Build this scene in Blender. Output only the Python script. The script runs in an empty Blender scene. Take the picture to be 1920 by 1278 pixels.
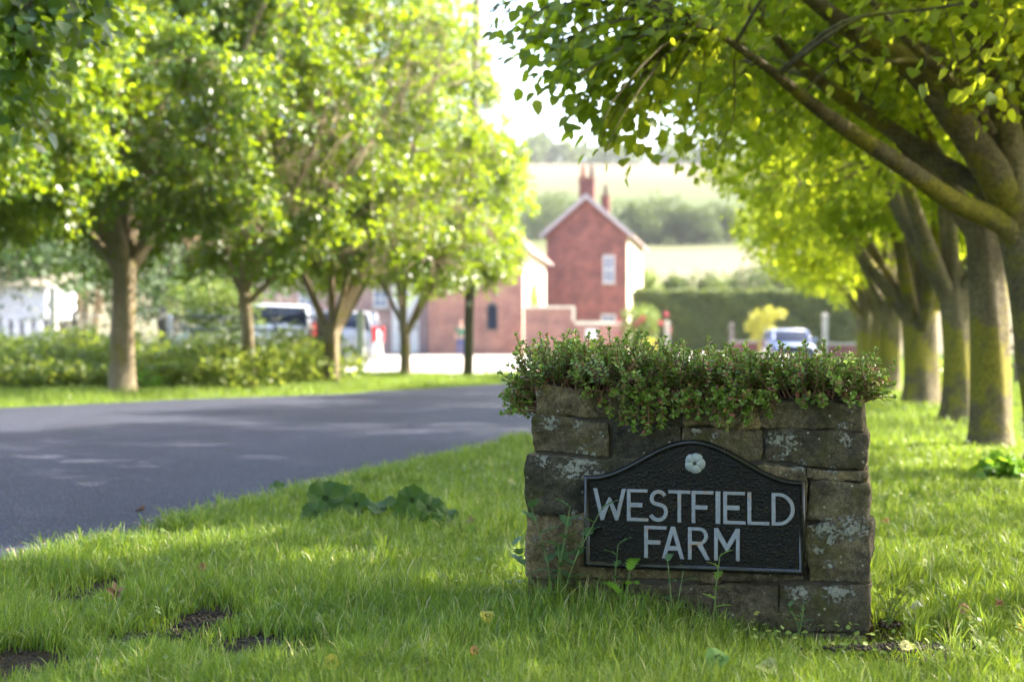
import bpy, math, random
import numpy as np
from mathutils import noise as mnoise, Vector
R = math.radians
SC = bpy.context.scene

# ------------------------------------------------------------------ camera
FPX, HY = 2666.7, 630.0            # focal length in photo pixels, horizon row
cam_d = bpy.data.cameras.new('camera'); cam = bpy.data.objects.new('camera', cam_d)
SC.collection.objects.link(cam); SC.camera = cam
cam.location = (0, 0, 1.0); cam.rotation_euler = (R(90), 0, 0)
cam_d.sensor_width = 36; cam_d.lens = 50
cam_d.shift_y = -9/1920
cam_d.clip_start = 0.05; cam_d.clip_end = 5000
cam_d.dof.use_dof = True; cam_d.dof.focus_distance = 4.88
cam_d.dof.aperture_fstop = 2.2; cam_d.dof.aperture_blades = 0

# ------------------------------------------------------------------ light
SUN_EL, SUN_AZ = 40.0, 70.0        # azimuth: degrees clockwise from +Y
w = bpy.data.worlds.new("World"); SC.world = w; w.use_nodes = True
nt = w.node_tree
sky = nt.nodes.new('ShaderNodeTexSky'); sky.sky_type = 'NISHITA'; sky.sun_disc = False
sky.sun_elevation = R(SUN_EL); sky.sun_rotation = R(SUN_AZ)
sky.air_density = 1.0; sky.dust_density = 4.0; sky.ozone_density = 1.2
nt.links.new(sky.outputs[0], nt.nodes['Background'].inputs[0])
nt.nodes['Background'].inputs[1].default_value = 0.15
sl = bpy.data.lights.new('sun', 'SUN'); sl.energy = 3.7; sl.angle = R(0.5); sl.color = (1.0, 0.91, 0.77)
sun = bpy.data.objects.new('sun', sl); SC.collection.objects.link(sun)
a, e = R(SUN_AZ), R(SUN_EL)
sdir = Vector((math.sin(a)*math.cos(e), math.cos(a)*math.cos(e), math.sin(e)))
sun.rotation_euler = sdir.to_track_quat('Z', 'Y').to_euler(); sun.location = (20, 10, 20)
SC.view_settings.view_transform = 'Standard'; SC.view_settings.look = 'None'
SC.view_settings.exposure = 2.8; SC.view_settings.gamma = 1
SC.cycles.max_bounces = 12; SC.cycles.diffuse_bounces = 6; SC.cycles.transmission_bounces = 8; SC.cycles.transparent_max_bounces = 8
SC.cycles.caustics_reflective = False; SC.cycles.caustics_refractive = False
SC.cycles.sample_clamp_indirect = 6.0

HAZE_D = 0.00016
# ------------------------------------------------------------------ helpers
def W(px, py, Y):                    # photo pixel at depth Y -> world point
    return np.array([(px-960)/FPX*Y, Y, 1.0-(py-HY)/FPX*Y])

def link(o): SC.collection.objects.link(o); return o

def npmesh(name, V, faces, smooth=False, mats=None, fmat=None):
    """faces: list of (n,k) int arrays, k constant inside each array"""
    me = bpy.data.meshes.new(name)
    V = np.asarray(V, dtype=np.float32)
    me.vertices.add(len(V)); me.vertices.foreach_set('co', V.ravel())
    fl = [np.asarray(f, dtype=np.int32) for f in faces if len(f)]
    nl = sum(f.size for f in fl); nf = sum(len(f) for f in fl)
    me.loops.add(nl); me.polygons.add(nf)
    me.loops.foreach_set('vertex_index', np.concatenate([f.ravel() for f in fl]))
    tot = np.concatenate([np.full(len(f), f.shape[1], np.int32) for f in fl])
    st = np.concatenate([[0], np.cumsum(tot)[:-1]]).astype(np.int32)
    me.polygons.foreach_set('loop_start', st)
    me.polygons.foreach_set('loop_total', tot)
    if smooth: me.polygons.foreach_set('use_smooth', np.ones(nf, bool))
    if fmat is not None: me.polygons.foreach_set('material_index', np.asarray(fmat, np.int32))
    for m in (mats or []): me.materials.append(m)
    me.update(calc_edges=True)
    return me

def obj(name, me, parent=None):
    o = bpy.data.objects.new(name, me); link(o)
    if parent is not None: o.parent = parent
    return o

def tag(o, label=None, cat=None, group=None, kind=None):
    if label: o['label'] = label
    if cat: o['category'] = cat
    if group: o['group'] = group
    if kind: o['kind'] = kind
    return o

def thing(name, label, cat, loc=(0, 0, 0), rz=0, group=None):
    o = bpy.data.objects.new(name, None); link(o)
    o.empty_display_size = 0.2
    o.location = loc; o.rotation_euler = (0, 0, rz)
    return tag(o, label, cat, group)

class MB:
    def __init__(s): s.v = []; s.f = []
    def add(s, vs, fs):
        n = len(s.v); s.v += [tuple(map(float, p)) for p in vs]; s.f += [[i+n for i in f] for f in fs]
        return s
    def box(s, x0, x1, y0, y1, z0, z1):
        return s.add([(x0,y0,z0),(x1,y0,z0),(x1,y1,z0),(x0,y1,z0),(x0,y0,z1),(x1,y0,z1),(x1,y1,z1),(x0,y1,z1)],
              [[3,2,1,0],[4,5,6,7],[0,1,5,4],[1,2,6,5],[2,3,7,6],[3,0,4,7]])
    def prism(s, poly, y0, y1):      # poly of (x,z), extruded along y
        n = len(poly)
        vs = [(x, y0, z) for x, z in poly]+[(x, y1, z) for x, z in poly]
        return s.add(vs, [list(range(n)), list(range(2*n-1, n-1, -1))]+[[(i+1) % n, i, i+n, (i+1) % n+n] for i in range(n)])
    def tube(s, pts, rad, k=8, cap=True):
        V, Fq = tube(pts, rad, k)
        n = len(pts)
        fs = [list(map(int, q)) for q in Fq]
        if cap: fs += [list(range(k))[::-1], list(range((n-1)*k, n*k))]
        return s.add(V, fs)
    def build(s, name, mat, parent=None, smooth=False, bevel=0, auto=None):
        me = bpy.data.meshes.new(name); me.from_pydata(s.v, [], s.f)
        me.materials.append(mat)
        if smooth: me.polygons.foreach_set('use_smooth', np.ones(len(me.polygons), bool))
        me.update()
        o = obj(name, me, parent)
        if bevel:
            b = o.modifiers.new('bevel', 'BEVEL'); b.width = bevel; b.segments = 2; b.limit_method = 'ANGLE'
        return o

def norm(v): 
    v = np.asarray(v, float); return v/(np.linalg.norm(v, axis=-1, keepdims=True)+1e-9)

def tube(pts, rad, k=8):
    P = np.asarray(pts, float); n = len(P)
    r = np.broadcast_to(np.asarray(rad, float), (n,))
    T = norm(np.gradient(P, axis=0))
    ref = np.array([0, 0, 1.0]) if abs(T[:, 2]).mean() < .8 else np.array([0.3, 1, 0])
    A = norm(np.cross(T, ref)); B = np.cross(T, A)
    th = np.arange(k)/k*2*np.pi
    ring = A[:, None]*np.cos(th)[None, :, None]+B[:, None]*np.sin(th)[None, :, None]
    V = P[:, None]+ring*r[:, None, None]
    i = np.arange(n-1)[:, None]*k; j = np.arange(k)[None]
    q = np.stack([i+j, i+(j+1) % k, i+k+(j+1) % k, i+k+j], -1).reshape(-1, 4)
    return V.reshape(-1, 3), q

class Acc:                            # accumulates numpy geometry
    def __init__(s): s.V = []; s.F = {}; s.n = 0
    def add(s, V, F):
        s.V.append(V)
        F = np.asarray(F)+s.n; s.F.setdefault(F.shape[1], []).append(F); s.n += len(V)
    def mesh(s, name, mat, smooth=True):
        return npmesh(name, np.concatenate(s.V), [np.concatenate(f) for f in s.F.values()], smooth, [mat])

def vnoise(seed, n=64):
    g = np.random.RandomState(seed).rand(n, n)
    def f(x, y, s=1.0):
        x = np.asarray(x)*s+1000; y = np.asarray(y)*s+1000
        i = np.floor(x).astype(int); j = np.floor(y).astype(int); u = x-i; v = y-j
        u = u*u*(3-2*u); v = v*v*(3-2*v)
        G = lambda a, b: g[a % n, b % n]
        return (G(i, j)*(1-u)+G(i+1, j)*u)*(1-v)+(G(i, j+1)*(1-u)+G(i+1, j+1)*u)*v
    return f

# ------------------------------------------------------------------ materials
def newmat(name):
    m = bpy.data.materials.new(name); m.use_nodes = True
    t = m.node_tree; return m, t, t.nodes['Principled BSDF']
def N(t, typ, **kw):
    n = t.nodes.new(typ)
    for k, v in kw.items():
        if hasattr(n, k): setattr(n, k, v)
        else: n.inputs[k].default_value = v
    return n
def ramp(t, fac, stops):
    r = t.nodes.new('ShaderNodeValToRGB'); cr = r.color_ramp
    while len(cr.elements) < len(stops): cr.elements.new(0.5)
    for e_, (p, c) in zip(cr.elements, stops): e_.position = p; e_.color = (*c, 1)
    t.links.new(fac, r.inputs[0]); return r.outputs[0]
def mixc(t, fac, a_, b_, mode='MIX'):
    m = t.nodes.new('ShaderNodeMix'); m.data_type = 'RGBA'; m.blend_type = mode
    for s_, v in ((0, fac), (6, a_), (7, b_)):
        if isinstance(v, (int, float)): m.inputs[s_].default_value = v
        elif isinstance(v, tuple): m.inputs[s_].default_value = (*v, 1)
        else: t.links.new(v, m.inputs[s_])
    return m.outputs[2]
def noise_fac(t, scale, detail=4, rough=.55, coord='Object', stretch=None, off=None):
    tc = t.nodes.new('ShaderNodeTexCoord'); n = N(t, 'ShaderNodeTexNoise', Scale=scale, Detail=detail, Roughness=rough)
    src = tc.outputs[coord]
    if stretch or off:
        mp = t.nodes.new('ShaderNodeMapping')
        if stretch: mp.inputs['Scale'].default_value = stretch
        if off: mp.inputs['Location'].default_value = off
        t.links.new(src, mp.inputs[0]); src = mp.outputs[0]
    t.links.new(src, n.inputs['Vector']); return n.outputs[0]
def bump(t, p, h, strength=.5, dist=.01):
    b = N(t, 'ShaderNodeBump', Strength=strength, Distance=dist)
    t.links.new(h, b.inputs['Height']); t.links.new(b.outputs[0], p.inputs['Normal']); return b
def simple(name, c1, c2=None, scale=8, rough=.7, bmp=0, bscale=60, metallic=0, spec=.5, dist=.005):
    m, t, p = newmat(name)
    p.inputs['Roughness'].default_value = rough; p.inputs['Metallic'].default_value = metallic
    p.inputs['Specular IOR Level'].default_value = spec
    c2 = c2 or tuple(x*.75 for x in c1)
    t.links.new(ramp(t, noise_fac(t, scale), [(.35, c1), (.65, c2)]), p.inputs['Base Color'])
    if bmp: bump(t, p, noise_fac(t, bscale, 5), bmp, dist)
    return m
def leafmat(name, stops, trans, tmix=.45, rough=.45, spec=.4):
    m, t, p = newmat(name)
    g = t.nodes.new('ShaderNodeNewGeometry')
    col = ramp(t, g.outputs['Random Per Island'], stops)
    t.links.new(col, p.inputs['Base Color']); p.inputs['Roughness'].default_value = rough
    p.inputs['Specular IOR Level'].default_value = spec
    tr = t.nodes.new('ShaderNodeBsdfTranslucent')
    t.links.new(mixc(t, .35, trans, mixc(t, 1.0, col, trans, 'MULTIPLY')), tr.inputs[0]) if False else None
    tv = ramp(t, g.outputs['Random Per Island'], [(0, trans), (.5, tuple(x*.8 for x in trans)), (1, (trans[0]*1.15, trans[1]*1.05, trans[2]))])
    t.links.new(tv, tr.inputs[0])
    mx = t.nodes.new('ShaderNodeMixShader'); mx.inputs[0].default_value = tmix
    t.links.new(p.outputs[0], mx.inputs[1]); t.links.new(tr.outputs[0], mx.inputs[2])
    t.links.new(mx.outputs[0], t.nodes['Material Output'].inputs[0])
    return m

M = {}
M['lime_leaf'] = leafmat('lime_leaf', [(0, (.035, .085, .012)), (.5, (.06, .125, .015)), (1, (.11, .165, .02))], (.33, .46, .010), .48, .34, .4)
M['lime_leaf_r'] = leafmat('lime_leaf_shaded_row', [(0, (.05, .10, .018)), (.5, (.09, .15, .02)), (.93, (.15, .20, .03)), (1, (.30, .30, .10))], (.60, .72, .03), .6, .45, .3)  # lime leaf again, colours brightened to lift the row standing in shade
M['grass'] = leafmat('grass_blade', [(0, (.025, .06, .010)), (.3, (.055, .115, .016)), (.65, (.115, .205, .03)), (.88, (.24, .35, .06)), (.93, (.40, .36, .17)), (1, (.5, .44, .27))], (.34, .48, .035), .36, .38, .35)
M['verge'] = leafmat('verge_grass', [(0, (.07, .13, .025)), (.5, (.12, .20, .03)), (1, (.24, .28, .08))], (.32, .46, .05), .42, .5)
M['weed'] = leafmat('tall_weed', [(0, (.05, .10, .025)), (.4, (.10, .17, .035)), (.75, (.20, .26, .07)), (1, (.42, .44, .24))], (.42, .52, .06), .45, .5)
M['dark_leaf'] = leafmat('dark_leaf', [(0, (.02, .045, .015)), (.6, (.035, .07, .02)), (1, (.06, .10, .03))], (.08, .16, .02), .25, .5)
M['far_leaf'] = leafmat('far_leaf', [(0, (.05, .08, .03)), (.6, (.08, .115, .04)), (1, (.12, .16, .06))], (.16, .22, .05), .3, .7, .2)
M['hedge_leaf'] = leafmat('hedge_leaf', [(0, (.06, .085, .03)), (.6, (.09, .12, .035)), (1, (.15, .18, .05))], (.2, .26, .05), .3, .6, .3)
M['yellow_leaf'] = leafmat('yellow_leaf', [(0, (.28, .30, .04)), (1, (.45, .42, .08))], (.5, .5, .05), .4, .5)
M['rose_leaf'] = leafmat('rose_leaf', [(0, (.08, .14, .03)), (.7, (.18, .24, .05)), (1, (.3, .3, .08))], (.25, .35, .05), .35, .5)
M['petal'] = leafmat('red_petal', [(0, (.35, .06, .08)), (1, (.45, .16, .18))], (.5, .05, .06), .3, .6)
M['umbel'] = leafmat('umbel', [(0, (.6, .6, .5)), (1, (.75, .75, .68))], (.5, .5, .4), .3, .6)
M['sedum'] = leafmat('sedum_leaf', [(0, (.085, .16, .022)), (.35, (.16, .26, .035)), (.72, (.25, .35, .07)), (.84, (.36, .46, .18)), (.87, (.32, .16, .08)), (1, (.38, .10, .11))], (.26, .42, .05), .28, .42, .45)
M['sedum_old'] = leafmat('sedum_old_leaf', [(0, (.10, .06, .035)), (.5, (.16, .09, .05)), (.8, (.15, .05, .05)), (1, (.07, .11, .03))], (.14, .10, .04), .15, .6)
M['sedum_stem'] = simple('sedum_stem', (.22, .08, .06), (.15, .11, .05), 30, .6)
M['mugwort'] = leafmat('mugwort_leaf', [(0, (.06, .13, .045)), (1, (.10, .18, .08))], (.14, .28, .06), .3, .5)
M['bright_weed'] = leafmat('bright_weed_leaf', [(0, (.13, .27, .025)), (1, (.17, .33, .03))], (.30, .5, .03), .45, .4)
M['weed_stem'] = simple('weed_stem', (.12, .19, .05), (.09, .14, .04), 20, .6)

def bark(name, c1, c2, moss, mossamt):
    m, t, p = newmat(name)
    base = ramp(t, noise_fac(t, 3, 6, .6, stretch=(1.2, 1.2, .5)), [(.3, c1), (.7, c2)])
    ln = ramp(t, noise_fac(t, 4, 5, .7, stretch=(1, 1, 14)), [(.35, (.55,)*3), (.6, (1,)*3)])
    base = mixc(t, .5, base, ln, 'MULTIPLY')
    mf = ramp(t, noise_fac(t, 1.6, 5, .65, off=(3, 7, 1)), [(.62-mossamt, (0,)*3), (.72-mossamt, (1,)*3)])
    t.links.new(mixc(t, mf, base, moss), p.inputs['Base Color'])
    p.inputs['Roughness'].default_value = .85; p.inputs['Specular IOR Level'].default_value = .2
    sm = ramp(t, noise_fac(t, 30, 6, .7), [(.35, (.6,)*3), (.65, (1.2,)*3)])
    lk = p.inputs['Base Color'].links[0].from_socket; t.links.new(mixc(t, 1.0, lk, sm, 'MULTIPLY'), p.inputs['Base Color'])
    bump(t, p, noise_fac(t, 26, 8, .75, stretch=(1, 1, .6)), 1.0, .045)
    return m
M['bark_r'] = bark('bark_mossy', (.12, .10, .06), (.29, .24, .14), (.27, .24, .035), .13)
M['bark_l'] = bark('bark_pale', (.28, .21, .13), (.46, .37, .25), (.25, .21, .05), .05)
M['wood_post'] = simple('weathered_wood', (.16, .13, .10), (.09, .075, .06), 6, .85, .3, 40)
M['pole_wood'] = simple('pole_wood', (.10, .085, .07), (.14, .12, .10), 5, .85, .3, 30)
M['soil'] = simple('soil', (.05, .038, .026), (.02, .016, .011), 20, .95, 1.0, 90, dist=.01)
M['white_paint'] = simple('white_paint', (.75, .74, .70), (.62, .6, .56), 3, .6)
M['pale_render'] = simple('cream_render', (.66, .60, .46), (.52, .47, .36), 2, .9, .2, 30)
M['stone_trim'] = simple('stone_trim', (.42, .38, .31), (.32, .29, .24), 5, .85)
M['tile'] = simple('roof_tile', (.22, .09, .06), (.14, .07, .05), 7, .85, .5, 12)
M['blackmetal'] = simple('black_metal', (.02, .02, .022), (.03, .03, .03), 6, .5)
M['dark_glass'] = simple('dark_glass', (.012, .016, .03), (.015, .022, .04), 2, .3, spec=.08)
M['pale_pane'] = simple('pale_pane', (.12, .15, .22), (.20, .23, .30), 3, .15)
M['tyre'] = simple('tyre', (.02, .02, .02), None, 5, .8)
M['rim_metal'] = simple('rim_metal', (.4, .4, .42), None, 5, .3, metallic=.9)
M['red_lamp'] = simple('red_lamp', (.5, .02, .02), None, 5, .2)
M['head_lamp'] = simple('head_lamp', (.7, .72, .75), None, 5, .1)
def carpaint(name, c):
    m, t, p = newmat(name); p.inputs['Base Color'].default_value = (*c, 1)
    p.inputs['Roughness'].default_value = .25; p.inputs['Coat Weight'].default_value = .8
    p.inputs['Coat Roughness'].default_value = .05
    t.links.new(ramp(t, noise_fac(t, 5), [(.3, (.2,)*3), (.7, (.35,)*3)]), p.inputs['Roughness']); return m
M['car_white'] = carpaint('car_white', (.52, .54, .60)); M['car_grey'] = carpaint('car_silver', (.22, .24, .28))
M['car_blue'] = carpaint('car_pale_blue', (.16, .21, .36))

def brickmat(name, c1, c2, mortar, scale=1.0):
    m, t, p = newmat(name)
    tc = t.nodes.new('ShaderNodeTexCoord'); sp = t.nodes.new('ShaderNodeSeparateXYZ'); t.links.new(tc.outputs['Object'], sp.inputs[0])
    ad = N(t, 'ShaderNodeMath', operation='ADD'); t.links.new(sp.outputs[0], ad.inputs[0]); t.links.new(sp.outputs[1], ad.inputs[1])
    cb = t.nodes.new('ShaderNodeCombineXYZ'); t.links.new(ad.outputs[0], cb.inputs[0]); t.links.new(sp.outputs[2], cb.inputs[1])
    b = N(t, 'ShaderNodeTexBrick', Scale=1.0); b.inputs['Brick Width'].default_value = .225*scale; b.inputs['Row Height'].default_value = .075*scale
    b.inputs['Mortar Size'].default_value = .008*scale; b.inputs['Color1'].default_value = (*c1, 1); b.inputs['Color2'].default_value = (*c2, 1)
    b.inputs['Mortar'].default_value = (*mortar, 1); t.links.new(cb.outputs[0], b.inputs['Vector'])
    v = ramp(t, noise_fac(t, .9, 6, .7), [(.3, (.5, .5, .55)), (.7, (1.3, 1.25, 1.15))])
    t.links.new(mixc(t, 1.0, b.outputs['Color'], v, 'MULTIPLY'), p.inputs['Base Color'])
    p.inputs['Roughness'].default_value = .9; bump(t, p, b.outputs['Fac'], -.4, .008); return m
M['brick'] = brickmat('red_brick', (.28, .075, .055), (.15, .045, .04), (.22, .16, .14))
M['brick_pale'] = brickmat('pinkish_brick', (.36, .24, .22), (.30, .17, .15), (.38, .33, .3))
M['brick_orange'] = brickmat('orange_brick', (.31, .115, .085), (.21, .08, .065), (.4, .33, .27))

# road
m, t, p = newmat('asphalt'); M['asphalt'] = m
vor = N(t, 'ShaderNodeTexVoronoi', Scale=80.0); tc = t.nodes.new('ShaderNodeTexCoord'); t.links.new(tc.outputs['Object'], vor.inputs['Vector'])
gr = ramp(t, vor.outputs['Color'], [(0, (.008, .009, .016)), (.5, (.020, .023, .042)), (.85, (.043, .048, .082)), (1, (.14, .15, .21))])  # bluish greys carry the skylight tint of the shaded road
lg = ramp(t, noise_fac(t, .8, 5, .6, stretch=(1, .35, 1)), [(.3, (.75, .75, .75)), (.7, (1.25, 1.25, 1.25))])
t.links.new(mixc(t, 1.0, gr, lg, 'MULTIPLY'), p.inputs['Base Color'])
p.inputs['Roughness'].default_value = .75; p.inputs['Specular IOR Level'].default_value = .35
bump(t, p, vor.outputs['Distance'], 1.0, .012)
M['yard'] = simple('pale_concrete', (.42, .38, .33), (.33, .30, .26), .6, .9, .3, 30)
# ground
m, t, p = newmat('turf_ground'); M['turf'] = m
near = ramp(t, noise_fac(t, 2.2, 8, .7), [(.35, (.035, .045, .014)), (.6, (.055, .09, .018)), (.8, (.05, .04, .025))])
t.links.new(near, p.inputs['Base Color']); p.inputs['Roughness'].default_value = 1; p.inputs['Specular IOR Level'].default_value = .05
bump(t, p, noise_fac(t, 40, 6, .7), .8, .02)
M['soil_bare'] = simple('bare_soil', (.030, .026, .014), (.055, .042, .026), 14, 1, .8, 80, spec=.05, dist=.02)
# hill fields
m, t, p = newmat('hill_fields'); M['hill'] = m
tc = t.nodes.new('ShaderNodeTexCoord'); sp = t.nodes.new('ShaderNodeSeparateXYZ'); t.links.new(tc.outputs['Object'], sp.inputs[0])
nz = N(t, 'ShaderNodeTexNoise', Scale=.02, Detail=5.0); t.links.new(tc.outputs['Object'], nz.inputs['Vector'])
ad = N(t, 'ShaderNodeMath', operation='MULTIPLY_ADD'); t.links.new(nz.outputs[0], ad.inputs[0]); ad.inputs[1].default_value = 80; t.links.new(sp.outputs[1], ad.inputs[2])
dv = N(t, 'ShaderNodeMath', operation='DIVIDE'); t.links.new(ad.outputs[0], dv.inputs[0]); dv.inputs[1].default_value = 900
col = ramp(t, dv.outputs[0], [(0, (.06, .08, .03)), (.16, (.15, .135, .085)), (.30, (.14, .13, .08)), (.36, (.055, .075, .022)), (.5, (.065, .085, .03)), (.62, (.125, .105, .07)), (.9, (.11, .10, .06))])
st = ramp(t, noise_fac(t, .15, 6, .7), [(.3, (.8, .82, .8)), (.7, (1.15, 1.12, 1.1))])
t.links.new(mixc(t, 1.0, col, st, 'MULTIPLY'), p.inputs['Base Color']); p.inputs['Roughness'].default_value = 1
p.inputs['Specular IOR Level'].default_value = .05

# ------------------------------------------------------------------ setting: ground, hill, road, yard
NE = np.array([(-2, -4.6), (0, -3.9), (4.67, -2.4), (5.85, -2.08), (8.31, -1.40), (13.1, .12), (24, 2.9), (38, 6.8), (55, 11.5), (75, 17.0)])       # near road edge: Y, X
FE = np.array([(-2, -14), (13, -9.3), (19.6, -7.06), (21.9, -5.4), (24.2, -3.1), (29.6, -.22), (36, 3.0), (48, 7.9), (68, 14.0), (75, 15.6)])
xn = lambda Y: np.interp(Y, NE[:, 0], NE[:, 1]); xf = lambda Y: np.interp(Y, FE[:, 0], FE[:, 1])
def hillz(Y):
    return np.interp(Y, [0, 106, 130, 200, 260, 300, 420, 600, 660, 900], [0, 0, 4.6, 11, 17.8, 22.5, 43, 72, 77, 60])
nA = vnoise(1); nB = vnoise(2); nC = vnoise(3)
ys = np.concatenate([[-300, -50, 0, 3], np.arange(4, 40, .5), np.arange(40, 106, 6), np.arange(106, 960, 12), [1400, 2500]])
xs = np.concatenate([[-2500, -900], np.arange(-500, -10, 35), np.arange(-10, 14, .5), np.arange(14, 520, 35), [900, 2500]])
X, Y = np.meshgrid(xs, ys)
Z = np.where(Y > 106, hillz(Y)*(1+.10*(nA(X, Y, .008)-.5)), 0)
Z = np.where(Y > 960, 40-(Y-960)*.05, Z)
Z = Z+np.where((Y < 40) & (Y > 3), (nB(X, Y, .8)-.5)*.03, 0)
far_off = np.clip((np.abs(X)-400)/600, 0, 1)*0
Z = Z-.045*np.exp(-((X-1.2)/.8)**2-((Y-4.6)/.8)**2)
V = np.stack([X, Y, Z-.004-np.where((X < xn(Y)+.1) & (X > xf(Y)-.1) & (Y < 75), .03, 0)], -1).reshape(-1, 3)
nx = len(xs); i, j = np.meshgrid(np.arange(len(ys)-1), np.arange(nx-1), indexing='ij')
Q = np.stack([i*nx+j, i*nx+j+1, (i+1)*nx+j+1, (i+1)*nx+j], -1).reshape(-1, 4)
cy = V[Q].mean(1)[:, 1]
g = obj('ground', npmesh('ground', V, [Q], True, [M['turf'], M['hill'], M['soil_bare']], np.where(cy > 84, 1, np.where((cy < 12.5) & (cy > 2.5), 2, 0))))
tag(g, kind='structure')

yy = np.concatenate([np.arange(-2, 30, .15), np.arange(30, 75, .6)])
er = (nC(yy, yy*0, 2)-.5)*.16+(nA(yy, yy*0, 7)-.5)*.12
cols = 14; V = []
for k in range(cols):
    f = k/(cols-1)
    V.append(np.stack([xf(yy)*(1-f)+xn(yy)*f+er*(1 if k in (0, cols-1) else 0), yy, np.full_like(yy, .012)+.05*np.sin(math.pi*f)], -1))
V = np.stack(V, 1).reshape(-1, 3); n = len(yy)
i, j = np.meshgrid(np.arange(n-1), np.arange(cols-1), indexing='ij')
Q = np.stack([i*cols+j, i*cols+j+1, (i+1)*cols+j+1, (i+1)*cols+j], -1).reshape(-1, 4)
tag(obj('road', npmesh('road', V, [Q], True, [M['asphalt']])), kind='structure')
yp = [(-22, 46), (-6, 39.5), (-3.7, 37), (.2, 35.6), (2.4, 36.8), (7.4, 48.5), (13.4, 68), (20, 80), (24, 92), (-30, 92)]
mb = MB(); mb.add([(x, y, .006) for x, y in yp], [list(range(len(yp)))])
tag(mb.build('yard', M['yard']), kind='structure')

# ------------------------------------------------------------------ leaves
def leaf_tmpl(kind):
    if kind == 'heart':
        V = [(0, 0, 0), (.06, .30, .05), (.35, .46, .09), (.70, .30, .05), (1, 0, -.03), (.70, -.30, .05), (.35, -.46, .09), (.06, -.30, .05), (.5, 0, 0)]
        return np.array(V), [np.array([[0, 8, 2, 1], [8, 4, 3, 2], [0, 7, 6, 8], [8, 6, 5, 4]])]
    if kind == 'ovate':
        V = [(0, 0, 0), (.35, .42, .10), (1, 0, 0), (.35, -.42, .10)]
        return np.array(V), [np.array([[0, 2, 1], [0, 3, 2]])]
    if kind == 'spoon':               # sedum leaf, obovate, cupped
        V = [(0, 0, 0), (.45, .22, .04), (.75, .34, .07), (1, .16, .02), (1, -.16, .02), (.75, -.34, .07), (.45, -.22, .04), (.6, 0, -.02)]
        return np.array(V), [np.array([[0, 7, 2, 1], [7, 4, 3, 2], [0, 6, 5, 7]]), np.array([[7, 5, 4]])]
    if kind == 'lance':
        V = [(0, 0, 0), (.4, .14, .03), (1, 0, -.05), (.4, -.14, .03)]
        return np.array(V), [np.array([[0, 2, 1], [0, 3, 2]])]
TM = {k: leaf_tmpl(k) for k in ('heart', 'ovate', 'spoon', 'lance')}
def leaves(P, D, Nn, size, kind, wid=1.0):
    T = norm(D); B = norm(np.cross(Nn, T)); U = np.cross(T, B)
    tv, tf = TM[kind]
    s = np.broadcast_to(size, (len(P),))[:, None, None]
    V = P[:, None]+s*(tv[None, :, 0, None]*T[:, None]+wid*tv[None, :, 1, None]*B[:, None]+tv[None, :, 2, None]*U[:, None])
    k = len(tv); off = (np.arange(len(P))*k)[:, None, None]
    return V.reshape(-1, 3), [(f[None]+off).reshape(-1, f.shape[1]) for f in tf]
def leafmesh(name, P, D, Nn, size, kind, mat, wid=1.0):
    V, F = leaves(P, D, Nn, size, kind, wid)
    return npmesh(name, V, F, False, [mat])

# ------------------------------------------------------------------ trees
def spline(pts, n):
    P = np.asarray(pts, float); m = len(P)
    t = np.linspace(0, m-1, n); out = []
    Pp = np.vstack([2*P[0]-P[1], P, 2*P[-1]-P[-2]])
    for x in t:
        i = min(int(x), m-2); u = x-i; a_, b_, c_, d_ = Pp[i], Pp[i+1], Pp[i+2], Pp[i+3]
        out.append(.5*((2*b_)+(-a_+c_)*u+(2*a_-5*b_+4*c_-d_)*u*u+(-a_+3*b_-3*c_+d_)*u**3))
    return np.array(out)

RB = np.array([(925,0),(960,25),(1050,125),(1100,195),(1150,255),(1215,262),(1240,285),(1340,375),(1395,480),(1500,545),(1600,590),(1700,600),(2600,640)], float)   # lowest row of the right crowns
LB = np.array([(-400,915),(0,885),(100,925),(200,955),(300,995),(400,1010),(480,990),(545,950),(700,940)], float)       # right edge of the left crowns
def proj(P): return 960+FPX*P[:, 0]/P[:, 1], HY-FPX*(P[:, 2]-1)/P[:, 1]
def trim(P, side, m):
    '''keeps crown points inside the outline these rows have grown (or been clipped) to'''
    ok = np.ones(len(P), bool); f = P[:, 1] > 4
    x, y = proj(np.where(f[:, None], P, 1.0))
    if side == 'r': ok = (x > 925+m) & (y < np.interp(x, RB[:, 0], RB[:, 1])-m)
    if side == 'l': ok = x < np.interp(y, LB[:, 0], LB[:, 1])-m
    return ok | ~f
GAPS = [(70,1056,.28),(110,1050,.3),(150,1045,.32),(190,1042,.32),(230,1036,.3),(605,1068,.14),(590,1075,.05),(460,1065,.04),(995,1065,.07),(1005,1100,.04),(345,843,.06),(375,845,.04),(140,877,.06),(60,870,.03),(475,866,.08),(520,866,.05),(685,810,.06),(240,887,.03),
        (1010,1085,.10),(1640,786,.22),(1680,787,.22),(1720,788,.2),(1700,880,.16),(1740,885,.16),(1770,892,.16),(1640,1045,.06),(1690,833,.08),(1720,836,.07),(1010,825,.12),(985,820,.12),(1225,1230,.03),(1130,1215,.03),(960,1130,.03)]
GP = np.array([W(px, py, FPX/(py-HY)) for px, py, _ in GAPS]); GRd = np.array([g_[2] for g_ in GAPS]); SD = np.array(sdir)
_r = np.random.RandomState(12); _x = [(-6.63+.17, 24.1, z_, .16) for z_ in (.1, .35, .6, .9, 1.2, 1.5, 1.8, 2.15)]+[(-4.92+.10, 26.6, z_, .13) for z_ in (.1, .4, .8, 1.1, 1.6)]+[(-3.68+.12, 28.9, z_, .13) for z_ in (.2, .6, 1.1, 1.3)]
_x += [(x_, y_, .3, r_) for x_, y_, r_ in zip(_r.uniform(-12, -3.2, 60), _r.uniform(22.3, 31, 60), _r.uniform(.2, .42, 60))]
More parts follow.
